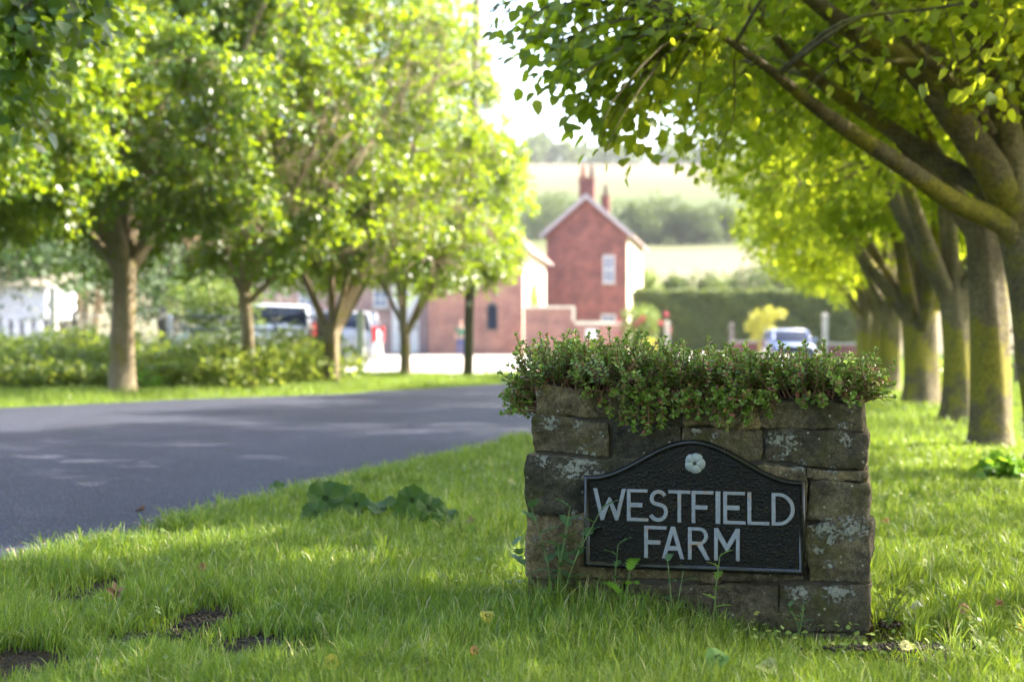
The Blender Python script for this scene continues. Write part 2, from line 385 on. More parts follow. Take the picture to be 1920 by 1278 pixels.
_x += [(x_, y_, z_, .13) for x_, y_ in ((4.19+.13, 12.35), (5.26+.14, 16.6), (5.97+.2, 20.7)) for z_ in (.3, .8, 1.3)]
GP = np.concatenate([GP, np.array([q[:3] for q in _x])]); GRd = np.concatenate([GRd, [q[3] for q in _x]])
def sungap(P):  # clears leaves along sun rays, shaping crowns to throw flecks on chosen spots
    ok = np.ones(len(P), bool)
    for c, r_ in zip(GP, GRd):
        d = P-c; d -= (d@SD)[:, None]*SD; ok &= (d**2).sum(1) > (r_+.09)**2
    return ok
def make_tree(name, label, base, tr, fork, Rr, H, zc, ze, seed, nl, leaf_s, lm, bm, group, kind='ovate', trunk=None, limbs=None,
              nlimb=7, ntips=480, twig_bias=None, cat='tree', ctr=None):
    rs = np.random.RandomState(seed); base = np.array([base[0], base[1], 0.0])
    th = thing(name, label, cat, tuple(base), 0, group)
    acc = Acc()
    # trunk
    if trunk is None:
        lean = rs.uniform(-.12, .12, 2)
        tp = [(0, 0, -.1), (lean[0]*.3, lean[1]*.3, fork*.5), (lean[0], lean[1], fork)]
    else: tp = [np.array(q)-base for q in trunk]
    n = 26; P = spline(tp, n); h = np.linspace(0, 1, n)
    rr = tr*(1-.10*h+.55*np.exp(-h*fork/.13)+.10*np.exp(-((1-h)*fork)/.25))
    V, Fq = tube(P, rr, 20)
    A = (np.arange(len(V)) % 20)/20*2*np.pi; hz = V[:, 2]
    c = np.repeat(P, 20, 0); d = V-c
    bulge = 1+.07*np.sin(A*3+seed+hz*1.1)+.05*np.sin(A*5+hz*2.3+seed)+.05*(nA(A*2, hz, 2.0)-.5)+.12*np.exp(-np.clip(hz, 0, 9)/.12)*np.sin(A*4+seed)
    acc.add(c+d*bulge[:, None], Fq)
    top = P[-1]
    # crown envelope
    cx = np.array(ctr)-base[:2] if ctr is not None else np.zeros(2)
    ph = rs.uniform(0, 6.28, 4)
    def env(z, ang):
        t_ = np.clip((z-ze)/(H-ze), 0, 1)
        r_ = Rr*np.sin(np.pi*(t_*.76+.22))**.7
        return r_*(1+.10*np.sin(2*ang+ph[0]+z*.5)+.08*np.sin(3*ang+ph[1]-z*.9)+.07*np.sin(5*ang+ph[2]+z*1.7))
    nodes = []; nrad = []
    # limbs
    paths = []
    if limbs:
        for lp, r0, r1 in limbs: paths.append((spline([np.array(q)-base for q in lp], 22), r0, r1))
    for k in range(nlimb):
        ang = (k+rs.uniform(-.3, .3))/nlimb*2*np.pi+seed
        inner = (k % 3 == 2)
        zt = rs.uniform(.45, .8)*(H-fork)+fork if not inner else H*rs.uniform(.8, .93)
        rt = env(zt, ang)*(.8 if not inner else .35)
        end = np.array([cx[0]+math.cos(ang)*rt, cx[1]+math.sin(ang)*rt, zt])
        st = top+np.array([math.cos(ang), math.sin(ang), 0])*tr*.35-np.array([0, 0, rs.uniform(0, .35)])
        mid = st*.62+end*.38+np.array([rs.normal(0, .12), rs.normal(0, .12), .0])+np.array([math.cos(ang), math.sin(ang), -.5])*.22*(0 if inner else 1)
        mid2 = st*.3+end*.7+rs.normal(0, .18, 3)
        paths.append((spline([st-(0, 0, .15), st, mid, mid2, end], 22), tr*rs.uniform(.36, .52), .018))
    for P, r0, r1 in paths:
        s = np.linspace(0, 1, len(P)); r = r0*(1-s)**.8+r1
        P = P+np.stack([nA(s*5+r0*99, s*0+i_*7, 1)-.5 for i_ in range(3)], -1)*.10*s[:, None]
        V, Fq = tube(P, r, 10); acc.add(V, Fq)
        m = s > .32; nodes.append(P[m]); nrad.append(r[m])
    # secondary branches
    def sample(nn):
        z = ze+(H-ze)*rs.rand(nn)**1.15; ang = rs.rand(nn)*2*np.pi
        fr = rs.rand(nn)**.42
        r_ = env(z, ang)*fr
        zlow = zc+(ze-zc)*np.clip(r_/Rr, 0, 1)**1.5
        z = np.where(z < zlow, zlow+rs.rand(nn)*.5, z)
        return np.stack([cx[0]+np.cos(ang)*r_, cx[1]+np.sin(ang)*r_, z], -1)
    ns = 70
    for q in sample(ns):
        Nd = np.concatenate(nodes[:len(paths)]); Rd = np.concatenate(nrad[:len(paths)])
        dd = Nd-q; k = np.argmin((dd**2).sum(1)+np.clip(dd[:, 2], 0, 9)**2*2)
        s0 = Nd[k]; L = np.linalg.norm(q-s0)
        mid = (s0+q)/2+np.array([0, 0, .12*L])+rs.normal(0, .06*L, 3)
        P = spline([s0, mid, q], 9); r = np.linspace(min(Rd[k]*.6, .03), .008, 9)
        V, Fq = tube(P, r, 6); acc.add(V, Fq); nodes.append(P[2:]); nrad.append(r[2:])
    Nd = np.concatenate(nodes)
    LP = []; LD = []; LN = []; per = nl//ntips
    cc_ = sample(ntips//5); tips = np.repeat(cc_, 5, 0)+rs.normal(0, 1, (ntips//5*5, 3))*np.array([.30, .30, .20])
    rr_ = np.hypot(tips[:, 0]-cx[0], tips[:, 1]-cx[1]); lo_ = zc+(ze-zc)*np.clip(rr_/Rr, 0, 1)**1.5; tips[:, 2] = np.maximum(tips[:, 2], lo_)
    if twig_bias is not None: tips = np.concatenate([tips, np.array(twig_bias)-base])
    sd_ = 'r' if base[0] > 0 else 'l'
    nb_ = 0 if twig_bias is None else len(twig_bias)
    kp = trim(tips+base, sd_, 22 if sd_ == 'r' else 8); kp[len(tips)-nb_:] = True; tips = tips[kp]
    for q in tips:
        dd = Nd-q; k = np.argmin((dd**2).sum(1)); s0 = Nd[k]; L = np.linalg.norm(q-s0)+.01
        if L > 2.5: continue
        if L < .45: q = q+norm(rs.normal(0, 1, 3)+[0, 0, .3])*.4; L = .5
        out = norm(np.array([q[0]-cx[0], q[1]-cx[1], 0])+1e-3)
        q2 = q+out*.12-np.array([0, 0, rs.uniform(.05, .35)])
        P = spline([s0, (s0+q)/2+(0, 0, .1*L), q, q2], 9)
        V, Fq = tube(P, np.linspace(.009, .003, 9), 4); acc.add(V, Fq)
        u = rs.rand(per)**.7*8; i_ = np.minimum(u.astype(int), 7); fr = (u-i_)[:, None]
        pos = P[i_]*(1-fr)+P[i_+1]*fr
        side = norm(rs.normal(0, 1, (per, 3)))
        pos = pos+side*rs.rand(per, 1)**.6*np.array([.24, .24, .19])
        dr = norm(side*.6+out*.5+np.array([0, 0, -.75])+rs.normal(0, .35, (per, 3)))
        nn_ = norm(out*.55+np.array([0, 0, .8])+rs.normal(0, .55, (per, 3)))
        LP.append(pos); LD.append(dr); LN.append(nn_)
    t_o = obj('trunk', acc.mesh('trunk', bm), th)
    LP, LD, LN = map(np.concatenate, (LP, LD, LN))
    kp = sungap(LP+base)
    if nb_ == 0: kp &= trim(LP+base, sd_, -6)
    elif sd_ == 'r': kp &= proj(np.where(LP[:, 1:2]+base[1] > 4, LP+base, 1.0))[0] > 922
    LP, LD, LN = LP[kp], LD[kp], LN[kp]
    sz = leaf_s*rs.uniform(.55, 1.15, len(LP))
    obj('crown', leafmesh('crown', LP, LD, LN, sz, kind, lm), th)
    return th

GR = 'lime trees lining the right side of the drive'; GL = 'lime trees lining the left side of the road'
Bw = lambda px, py, Y: tuple(W(px, py, Y))
near_limbs = [
 ([Bw(1925,500,10.2), Bw(1890,425,10.1), Bw(1790,375,9.9), Bw(1700,315,9.6), Bw(1600,248,9.3), Bw(1530,195,9.0), Bw(1450,130,8.6), Bw(1340,40,8.2)], .078, .015),
 ([Bw(1915,450,10.3), Bw(1850,360,10.3), Bw(1760,300,10.3), Bw(1660,235,10.2), Bw(1560,165,9.9), Bw(1480,95,9.6), Bw(1400,0,9.4)], .075, .015),
 ([Bw(1915,430,10.2), Bw(1850,300,10.0), Bw(1770,190,9.8), Bw(1690,110,9.7), Bw(1600,60,9.5), Bw(1500,0,9.3), Bw(1380,-110,9)], .12, .02),
 ([Bw(1905,400,10.1), Bw(1882,230,10.1), Bw(1850,100,10.0), Bw(1820,-20,9.9), Bw(1780,-220,9.8), Bw(1730,-500,9.6), Bw(1700,-800,9.6)], .11, .02),
 ([Bw(1925,400,10.3), Bw(1930,200,10.4), Bw(1945,0,10.5), Bw(1950,-300,10.6), Bw(1930,-800,10.6)], .12, .02),
 ([Bw(1860,250,10.0), Bw(1800,150,9.8), Bw(1725,113,9.6), Bw(1640,112,9.4), Bw(1560,90,9.2)], .03, .01),
 ([Bw(1700,80,9.9), Bw(1780,130,9.9), Bw(1840,210,10.0), Bw(1800,170,9.6), Bw(1720,80,9.2), Bw(1600,-40,9.0)], .05, .015),
 ([Bw(1940,450,10.2), Bw(2060,250,10.3), Bw(2200,0,10.5), Bw(2350,-400,10.8)], .11, .02),
 ([Bw(1935,430,10.3), Bw(2000,250,11), Bw(2050,50,11.8), Bw(2000,-200,12.6)], .10, .02)]
bias = []
rsb = np.random.RandomState(5)
for px, py, Y_ in [(1085,60,8),(1050,30,8.2),(1010,15,8.3),(960,0,8.4),(1120,105,8),(1105,130,7.8),(1150,120,8),(1180,165,8),(1160,185,7.8),(1205,195,8.2),(1140,100,8.2),(1200,120,8.4),(1250,160,8.5),(1160,215,7.6),(1200,60,8.4),(1240,90,8.4),(1290,150,8.6),(1300,60,8.6),(1350,120,8.8),(1100,0,8.2),(1060,100,8.0)]:
    for _ in range(2): bias.append(W(px+rsb.normal(0, 12), py+rsb.normal(0, 10), Y_+rsb.normal(0, .15)))
make_tree('lime_tree', 'nearest right hand lime tree, thick trunk cut by the frame with big limbs spreading left', (4.0, 10.2), .20, 1.9, 4.0, 8.6, 3.1, 2.55, 11, 56000, .085,
          M['lime_leaf_r'], M['bark_r'], GR, 'heart', trunk=[Bw(1985,893,10.2), Bw(1962,700,10.2), Bw(1940,520,10.2), Bw(1915,390,10.2)], limbs=near_limbs, nlimb=0, ntips=1250, twig_bias=bias)
right = [  # x, y, r, fork, R, H, zc, ze, label
 (4.19,12.4,.17,2.0,3.2,8.8,3.0,2.6,'right hand lime tree with a smooth straight trunk, second from the camera'),
 (5.26,16.7,.19,1.55,3.2,8.6,3.0,2.4,'right hand lime tree whose trunk forks above a mossy knot, third from the camera'),
 (5.97,20.8,.25,1.35,3.2,8.6,2.8,2.1,'stout low forked lime tree with many mossy limbs fanning left'),
 (6.75,25.5,.19,1.6,3.1,8.4,2.7,2.0,'grey lime trunk just behind the stout low forked tree'),
 (7.75,30.2,.17,1.6,3.1,8.4,2.6,2.0,'slim yellowish lime trunk, sixth along the right row'),
 (8.85,35.4,.17,1.7,3.1,8.6,2.6,1.9,'pale lime trunk in the distance, seventh along the right row'),
 (10.1,41.0,.17,1.7,3.1,8.6,2.6,1.9,'farthest clear lime trunk at the end of the right row')]
for k, (x, y, r, fk, Rr, H, zc, ze, lb) in enumerate(right):
    make_tree('lime_tree', lb, (x, y), r, fk, Rr, H, zc, ze, 21+k, 46000 if k < 3 else 26000, .09 if k < 3 else .11, M['lime_leaf_r'], M['bark_r'], GR,
              ntips=800 if k < 3 else 520, nlimb=9 if k == 2 else 7)
for k, (x, y) in enumerate([(3.15, 5.6), (2.5, 1.6)]):
    make_tree('lime_tree', ['lime tree beside the camera whose leaves overhang the frame top', 'lime tree behind the camera in the right row'][k], (x, y), .18, 2.3, 3.2, 8.8, 3.4, 2.9, 41+k, 40000, .10, M['lime_leaf_r'], M['bark_r'], GR, ntips=800)
left = [
 (-6.63,24.2,.215,2.35,4.1,10.5,2.9,2.5,'largest left hand lime tree with a thick sun striped trunk'),
 (-4.92,26.7,.12,1.9,3.5,10,2.7,2.0,'slim left hand lime tree, second trunk from the left, thin bough reaching left'),
 (-3.68,29.0,.155,1.25,3.4,10.5,2.6,2.0,'left hand lime tree forking low in a wide fan, in front of the white car'),
 (-2.56,34.2,.125,1.25,3.5,11.8,2.7,2.0,'left hand lime tree with a dark V shaped fork in front of the barn doors'),
 (-8.9,19.5,.2,2.4,3.8,10,3.0,2.6,'lime tree left of the frame with only its leafy edge showing')]
for k, (x, y, r, fk, Rr, H, zc, ze, lb) in enumerate(left):
    make_tree('lime_tree', lb, (x, y), r, fk, Rr, H, zc, ze, 61+k, 110000, .108, M['lime_leaf'], M['bark_l'], GL, ntips=1600, nlimb=[12, 7, 8, 5, 7][k])

src = [o for o in bpy.data.objects if o.name.startswith('lime_tree') and o.get('label', '').startswith(('lime tree behind', 'lime tree beside'))]
for k, (x, y, a_) in enumerate([(-7.5, -4, 1.0), (-8.9, -9.5, 5.2), (1.7, -3.0, 3.0), (.7, -7.4, 4.2), (-3.2, -17, .4)]):  # unseen trees added behind the camera so the sign reflects dark
    s0 = src[k % 2]; c = s0.copy(); link(c); c.location = (x, y, 0); c.rotation_euler = (0, 0, a_)
    c['label'] = ['lime tree across the road behind the camera', 'second lime tree across the road behind the camera', 'lime tree on the verge just behind the photographer', 'lime tree on the verge farther behind the photographer', 'lime tree closing the lane far behind the photographer'][k]; c['group'] = GL if k in (0, 1, 4) else GR
    for ch in s0.children: d_ = ch.copy(); link(d_); d_.parent = c

cb = []; rsb = np.random.RandomState(6)
for px, py, Y_ in [(15,20,8.6),(45,25,8.6),(75,35,8.7),(95,60,8.7),(30,60,8.6),(60,85,8.8),(20,95,8.5),(100,110,8.8),(115,150,8.9),(10,150,8.5),(15,190,8.5),(35,215,8.6),(-20,120,8.5),(-30,40,8.5),(-40,200,8.6)]:
    cb.append(W(px, py-45, Y_)+rsb.normal(0, .05, 3))
make_tree('lime_tree', 'lime tree left of the frame whose long bough hangs into the top left corner', (-10.2, 11.8), .2, 2.4, 4.2, 9, 3.0, 2.7, 81, 40000, .095, M['lime_leaf'], M['bark_l'], GL, 'heart', ntips=700, nlimb=6, twig_bias=cb,
          limbs=[([(-10.2, 11.8, 2.3), (-8.6, 11.0, 3.6), (-6.6, 10.2, 4.2), (-4.9, 9.4, 4.1), (-3.6, 8.8, 3.5), (-3.0, 8.6, 2.95)], .09, .012)])

def bush(name, label, cat, loc, lobes, nleaf, ls, mat, group=None, kind='ovate', stem=True, seed=0, core=True, stemmat=None, fill=.35):
    """lobes: (x,y,z,rx,ry,rz) relative"""
    rs = np.random.RandomState(seed+7); th = thing(name, label, cat, loc, 0, group)
    L = np.array(lobes, float); vol = (L[:, 3]*L[:, 4]*L[:, 5])**.67; pick = rs.choice(len(L), nleaf, p=vol/vol.sum())
    d = norm(rs.normal(0, 1, (nleaf, 3))); r = rs.uniform(fill, 1, nleaf)[:, None]**.5
    lump = 1+.18*np.sin(d[:, :1]*7+pick[:, None])*np.sin(d[:, 1:2]*6+pick[:, None]*2)+.12*np.sin(d[:, 2:]*13+pick[:, None])
    P = L[pick, :3]+d*L[pick, 3:]*r*lump
    P = P[P[:, 2] > .03]; d = d[:len(P)]
    dr = norm(d+rs.normal(0, .6, P.shape)+[0, 0, -.3]); nn_ = norm(d*.6+rs.normal(0, .5, P.shape)+[0, 0, .7])
    obj('foliage', leafmesh('foliage', P, dr, nn_, ls*rs.uniform(.6, 1.2, len(P)), kind, mat), th)
    if stem:
        acc = Acc()
        for l in L[:14]:
            V, Fq = tube(spline([(l[0]*.1, l[1]*.1, -.05), (l[0]*.5, l[1]*.5, l[2]*.5), (l[0], l[1], l[2]+l[5]*.4)], 8), np.linspace(max(.02, l[5]*.05), .01, 8), 6); acc.add(V, Fq)
        obj('stem' if cat != 'tree' else 'trunk', acc.mesh('stem', stemmat or M['wood_post']), th)
    return th
def lobes_dome(rs, n, rx, ry, h, z0=0):
    out = [(0, 0, z0+(h-z0)*.5, rx*.75, ry*.75, (h-z0)*.5)]
    for _ in range(n):
        a_ = rs.rand()*6.28; q = rs.rand()**.5*.7; f = rs.uniform(.3, .5)
        zz = z0+(h-z0)*rs.uniform(.25, .8)
        out.append((math.cos(a_)*rx*q, math.sin(a_)*ry*q, zz, rx*f, ry*f, (h-z0)*f*.6))
    return out
rs = np.random.RandomState(77)
# background trees behind the left row
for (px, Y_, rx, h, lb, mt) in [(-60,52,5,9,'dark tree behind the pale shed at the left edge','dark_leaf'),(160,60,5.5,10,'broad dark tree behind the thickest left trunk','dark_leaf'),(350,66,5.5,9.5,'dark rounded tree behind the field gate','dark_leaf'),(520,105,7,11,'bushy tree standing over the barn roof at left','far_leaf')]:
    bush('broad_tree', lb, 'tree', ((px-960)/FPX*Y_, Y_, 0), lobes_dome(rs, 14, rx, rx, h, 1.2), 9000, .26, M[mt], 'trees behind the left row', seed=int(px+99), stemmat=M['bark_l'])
# hill trees
for k, (px, Y_, rx, h, lb) in enumerate([(1195,262,4.5,8.5,'leftmost tree of the clump on the hillside'),(1232,268,5.5,10,'tallest rounded tree of the clump on the hillside'),(1275,266,4.5,7.5,'lower tree in the middle of the hillside clump'),(1318,264,5,7.5,'right hand tree of the hillside clump'),(1365,268,5.5,8,'hillside tree partly behind the lime branches'),(1045,300,7,10,'dark tree on the hillside just left of the chimney'),(1010,290,7,10,'hillside tree behind the leaves left of the farmhouse roof')]):
    z = float(hillz(Y_))-.6
    bush('hill_tree', lb, 'tree', ((px-960)/FPX*Y_, Y_, z), lobes_dome(rs, 9, rx, rx, h, .3), 2600, .6, M['far_leaf'], 'trees on the hillside field', seed=300+k, stemmat=M['bark_l'])
for k, (px, Y_, rx, h, lb) in enumerate([(1215,116,1.9,5.2,'loose pale bush above the hedge beside the farmhouse'),(1262,118,1.6,4.2,'small rounded bush above the hedge, second from the farmhouse'),(1310,114,2.2,5.2,'greyish bush above the middle of the hedge'),(1358,117,2,4.6,'spreading bush above the hedge near the yellow shrub'),(1412,114,2.4,5.6,'bush above the hedge at its right, beneath the lime branches'),(1480,116,3,6,'large bush behind the right end of the hedge')]):
    bush('field_bush', lb, 'bush', ((px-960)/FPX*Y_, Y_, max(0, float(hillz(Y_))-.4)), lobes_dome(rs, 7, rx, rx, h, .1), 2200, .3, M['rose_leaf' if k in (0, 3) else 'far_leaf'], 'bushes along the field edge', seed=400+k)
# ridge wood: one far mass
rs = np.random.RandomState(9); P = []; D = []
for k in range(230):
    cxw, cyw = rs.uniform(-190, 330), rs.uniform(625, 690); hh = rs.uniform(9, 17); z0 = float(hillz(cyw))-3
    n = 230; d = norm(rs.normal(0, 1, (n, 3))); P.append(np.array([cxw, cyw, z0+hh*.55])+d*np.array([6, 6, hh*.55])*(.75+.35*rs.rand(n, 1))); D.append(d)
P = np.concatenate(P); D = np.concatenate(D)
tag(obj('ridge_wood', leafmesh('ridge_wood', P, norm(D+rs.normal(0, .5, P.shape)), norm(D+[0, 0, .6]), 3.2*rs.uniform(.5, 1.2, len(P)), 'ovate', M['far_leaf'])),
    'far off wood along the top of the hill', 'wood', kind='stuff')

# ------------------------------------------------------------------ grass
MX0, MY0 = (1305-960)/FPX*4.94, 4.94; MYAW = R(14)
mc, ms = math.cos(MYAW), math.sin(MYAW)
def mlocal(X, Y): return (X-MX0)*mc-(Y-MY0)*ms, (X-MX0)*ms+(Y-MY0)*mc
def un(px, py):                       # photo pixel -> (u, z) on the sign wall's front plane
    a_ = (px-960)/FPX; u = (MY0*a_-MX0)/(mc+ms*a_); t_ = MY0-u*ms
    return u, 1-(py-HY)/FPX*t_
def grass(name, n, y0, y1, xfun, hfun, wbase, mat, label, seed, power=2.0, lean=.45):
    rs = np.random.RandomState(seed)
    # sample depth with density ~ 1/Y^power * width Y
    u = rs.rand(n); ex = 2-power
    Yb = y0*(y1/y0)**u if abs(ex) < 1e-6 else (y0**ex+u*(y1**ex-y0**ex))**(1/ex)
    lo, hi = xfun(Yb); Xb = lo+(hi-lo)*rs.rand(n)
    keep = hi > lo
    lx, ly = mlocal(Xb, Yb); keep &= ~((np.abs(lx) < .60) & (ly > -.03) & (ly < .46))
    dens = .35+1.1*nA(Xb, Yb, 1.3)+.5*(nB(Xb, Yb, 5)-.3)
    bare = np.zeros(n)
    for (px, py, rx, ry) in BARE:
        c = W(px, py, FPX/(py-HY)); bare = np.maximum(bare, np.exp(-((Xb-c[0])/rx)**2-((Yb-c[1])/ry)**2))
    dens -= bare*(.9+.9*nC(Xb, Yb, 9))
    keep &= rs.rand(n) < dens
    Xb, Yb, bare = Xb[keep], Yb[keep], bare[keep]; n = len(Xb)
    low = np.zeros(n)
    for (px, py, rx, ry) in BARE:
        c = W(px, py, FPX/(py-HY)); low = np.maximum(low, np.exp(-((Xb-c[0])/rx/1.5)**2-((Yb-c[1]+.15)/ry/1.6)**2))
    h = hfun(Xb, Yb, rs)*(1-.62*low*(.5+nB(Xb, Yb, 8))); wd = wbase(Yb)*rs.uniform(.6, 1.3, n)
    az = rs.rand(n)*6.28+nC(Xb, Yb, 1.5)*3; L = np.abs(rs.normal(0, lean, n))+.08
    dx, dy = np.cos(az)*L, np.sin(az)*L
    fa = rs.rand(n)*6.28; bx, by = np.cos(fa), np.sin(fa)
    zb = (nB(Xb, Yb, .8)-.5)*.03-.006-.045*np.exp(-((Xb-1.2)/.8)**2-((Yb-4.6)/.8)**2)
    V = np.empty((n, 7, 3)); 
    for k, (s, wv) in enumerate([(0, 1), (.4, .85), (.75, .55)]):
        cxp = Xb+dx*h*s**2; cyp = Yb+dy*h*s**2; cz = zb+h*s*(1-.25*L*s)
        for q, sg in ((0, -1), (1, 1)):
            V[:, 2*k+q, 0] = cxp+sg*bx*wd*wv*.5; V[:, 2*k+q, 1] = cyp+sg*by*wd*wv*.5; V[:, 2*k+q, 2] = cz
    V[:, 6] = np.stack([Xb+dx*h, Yb+dy*h, zb+h*np.clip(1-.3*L, .3, 1)], -1)
    off = (np.arange(n)*7)[:, None]
    Q = np.concatenate([np.array([[0, 1, 3, 2]])+off, np.array([[2, 3, 5, 4]])+off]); T3 = np.array([[4, 5, 6]])+off
    return tag(obj(name, npmesh(name, V.reshape(-1, 3), [Q, T3], True, [mat])), label, 'grass', kind='stuff')
BARE = [(385,1165,.12,.30),(180,1112,.10,.26),(50,1250,.17,.20),(470,1212,.12,.18),(570,1225,.10,.10),(300,1010,.25,.16),(250,1200,.1,.08),(1690,1110,.06,.05),(1640,1170,.05,.05),(1700,1215,.14,.05)]
def xf_near(Y_):
    return np.maximum(-.40*Y_-.15, xn(Y_)-.03+(nC(Y_, Y_*0, 3)-.5)*.12), .40*Y_+.2
def h_near(X_, Y_, rs):
    lx, ly = mlocal(X_, Y_)
    h = .05+.07*nA(X_, Y_, 1.7)**1.2+.045*nC(X_, Y_, 6)
    edge = np.clip(1-np.abs(X_-xn(Y_)-.1)/.35, 0, 1); h += .035*edge*nB(X_, Y_, 4)
    ap = np.exp(-(np.clip(np.abs(lx)-.55, 0, 9)/.10)**2)*np.exp(-((ly+.12)/.16)**2)
    h += .085*ap*(.35+nB(X_, Y_, 7))*np.clip(.55-lx*1.6, .1, 1)
    h *= 1-.32*np.clip((lx+.05)/.4, 0, 1)*np.clip((ly+.9)/.3, 0, 1)*(ly < .2)
    h *= np.where((lx > .62) & (ly > -.5), .75, 1)
    return h*rs.uniform(.55, 1.25, len(X_))
grass('grass', 250000, 3.7, 13, xf_near, h_near, lambda Y_: .0042*(Y_/4.5)**.9, M['grass'], 'lush green lawn grass around the stone sign wall', 3)
def tufts(seed, n):
    rs = np.random.RandomState(seed); Yc = 3.9*(12/3.9)**rs.rand(n); lo, hi = xf_near(Yc); Xc = lo+(hi-lo)*rs.rand(n)
    e_ = rs.rand(n) < .25; Xc[e_] = xn(Yc[e_])+rs.normal(.02, .08, e_.sum())
    lx, ly = mlocal(Xc, Yc); k = ~((np.abs(lx) < .66) & (ly > -.04) & (ly < .5)); k &= ~((lx > -.05) & (lx < .7) & (ly > -.7) & (ly < 0))
    for (px, py, rx, ry) in BARE:
        c = W(px, py, FPX/(py-HY)); k &= ((Xc-c[0])/rx)**2+((Yc-c[1]+.15)/ry)**2 > 2.2
    Xc, Yc = Xc[k], Yc[k]; n = len(Xc); m = rs.randint(8, 26, n); i = np.repeat(np.arange(n), m); N_ = len(i)
    hb = rs.uniform(.08, .18, n)[i]*rs.uniform(.5, 1.1, N_); a_ = rs.rand(N_)*6.28; r_ = rs.rand(N_)*.02; L = rs.uniform(.15, .95, N_)
    X0 = Xc[i]+np.cos(a_)*r_; Y0 = Yc[i]+np.sin(a_)*r_; wd = .0042*(Y0/4.5)**.8*rs.uniform(.6, 1.2, N_); fa = rs.rand(N_)*6.28
    V = np.empty((N_, 9, 3))
    for k, (s_, wv) in enumerate([(0, 1), (.3, .95), (.6, .75), (.85, .45)]):
        for q, sg in ((0, -1), (1, 1)):
            V[:, 2*k+q] = np.stack([X0+np.cos(a_)*L*hb*s_**2+sg*np.cos(fa)*wd*wv*.5, Y0+np.sin(a_)*L*hb*s_**2+sg*np.sin(fa)*wd*wv*.5, hb*(s_-.45*L*s_**3)-.005], -1)
    V[:, 8] = np.stack([X0+np.cos(a_)*L*hb*1.15, Y0+np.sin(a_)*L*hb*1.15, hb*(1-.55*L)-.005], -1)
    off = (np.arange(N_)*9)[:, None]; Q = np.concatenate([np.array([[2*k, 2*k+1, 2*k+3, 2*k+2]])+off for k in range(3)]); T3 = np.array([[6, 7, 8]])+off
    tag(obj('grass_tufts', npmesh('grass_tufts', V.reshape(-1, 3), [Q, T3], True, [M['grass']])), 'longer uneven grass tufts standing out of the lawn and along the tarmac edge', 'grass', kind='stuff')
tufts(17, 4200)
rs = np.random.RandomState(39); oc = np.array([(1,0,0),(0,1,0),(-1,0,0),(0,-1,0),(0,0,1),(0,0,-1)], float); of = np.array([[0,1,4],[1,2,4],[2,3,4],[3,0,4],[1,0,5],[2,1,5],[3,2,5],[0,3,5]])
V = []; Fs = []; k = 0
for (px, py, rx, ry) in BARE:
    c = W(px, py, FPX/(py-HY))
    for _ in range(700):
        p_ = c+np.array([rs.normal(0, rx*.75), rs.normal(0, ry*.6), -c[2]+.004]); r_ = .002+.010*rs.rand()**2.5
        if abs(mlocal(p_[0], p_[1])[0]) < .62 and -.03 < mlocal(p_[0], p_[1])[1] < .46: continue
        V.append(p_+oc*rs.uniform(.6, 1.3, (6, 3))*r_*[1, 1, .7]); Fs.append(of+6*k); k += 1
tag(obj('soil_clods', npmesh('soil_clods', np.concatenate(V), [np.concatenate(Fs)], False, [M['soil']])), 'dark crumbly soil showing through worn patches of the lawn', 'soil', kind='stuff')
rs = np.random.RandomState(27); n = 5200; Yc = 3.9*(11/3.9)**rs.rand(n); lo, hi = xf_near(Yc); Xc = lo+(hi-lo)*rs.rand(n); kk = (nA(Xc, Yc, 2.2) > .55); Xc, Yc = Xc[kk], Yc[kk]; n = len(Xc)
lx, ly = mlocal(Xc, Yc); kk = ~((np.abs(lx) < .64) & (ly > -.04) & (ly < .5)); Xc, Yc = Xc[kk], Yc[kk]; n = len(Xc)
P = np.stack([Xc, Yc, rs.uniform(.015, .075, n)], -1)
tag(obj('clover', leafmesh('clover', P, norm(rs.normal(0, 1, (n, 3))*[1, 1, .25]), norm(rs.normal(0, .35, (n, 3))+[0, -.2, 1]), rs.uniform(.012, .026, n)*(Yc/4.5)**.5, 'heart', M['rose_leaf'])), 'small round clover leaves mixed through the lawn', 'clover', kind='stuff')
n = 3200; Yc = 4.2*(16/4.2)**rs.rand(n); Xc = xn(Yc)+rs.normal(0, .16, n)-.03; P = np.stack([Xc, Yc, np.full(n, .022)+rs.rand(n)*.008], -1)
M['litter'] = leafmat('litter', [(0, (.08, .05, .03)), (.5, (.18, .12, .07)), (.9, (.30, .22, .13)), (1, (.4, .36, .3))], (.2, .14, .06), .15, .8)
tag(obj('leaf_litter', leafmesh('leaf_litter', P, norm(rs.normal(0, 1, (n, 3))*[1, 1, .15]), norm(rs.normal(0, .4, (n, 3))+[0, 0, 1]), rs.uniform(.008, .03, n), 'ovate', M['litter'])), 'dry crumbs and litter along the broken tarmac edge', 'litter', kind='stuff')
grass('grass', 70000, 13, 60, lambda Y_: (xn(Y_), np.minimum(.42*Y_+2, 30)), lambda X_, Y_, rs: (.07+.06*nA(X_, Y_, .9))*rs.uniform(.6, 1.3, len(X_)),
      lambda Y_: .009*(Y_/13)**.8, M['verge'], 'green verge grass under the right hand lime trees', 4, power=1.7)
grass('grass', 60000, 15, 40, lambda Y_: (np.maximum(-.42*Y_-1, xf(Y_)-7), np.where(Y_ < 36.2, xf(Y_)+.02, xf(Y_)-9)), lambda X_, Y_, rs: (.08+.14*nA(X_, Y_, 1.1))*rs.uniform(.5, 1.3, len(X_))*np.where(np.abs(X_-xf(Y_)) < .8, .5, 1),
      lambda Y_: .010*(Y_/15)**.8, M['verge'], 'sunlit verge grass along the far side of the road', 5, power=1.0)
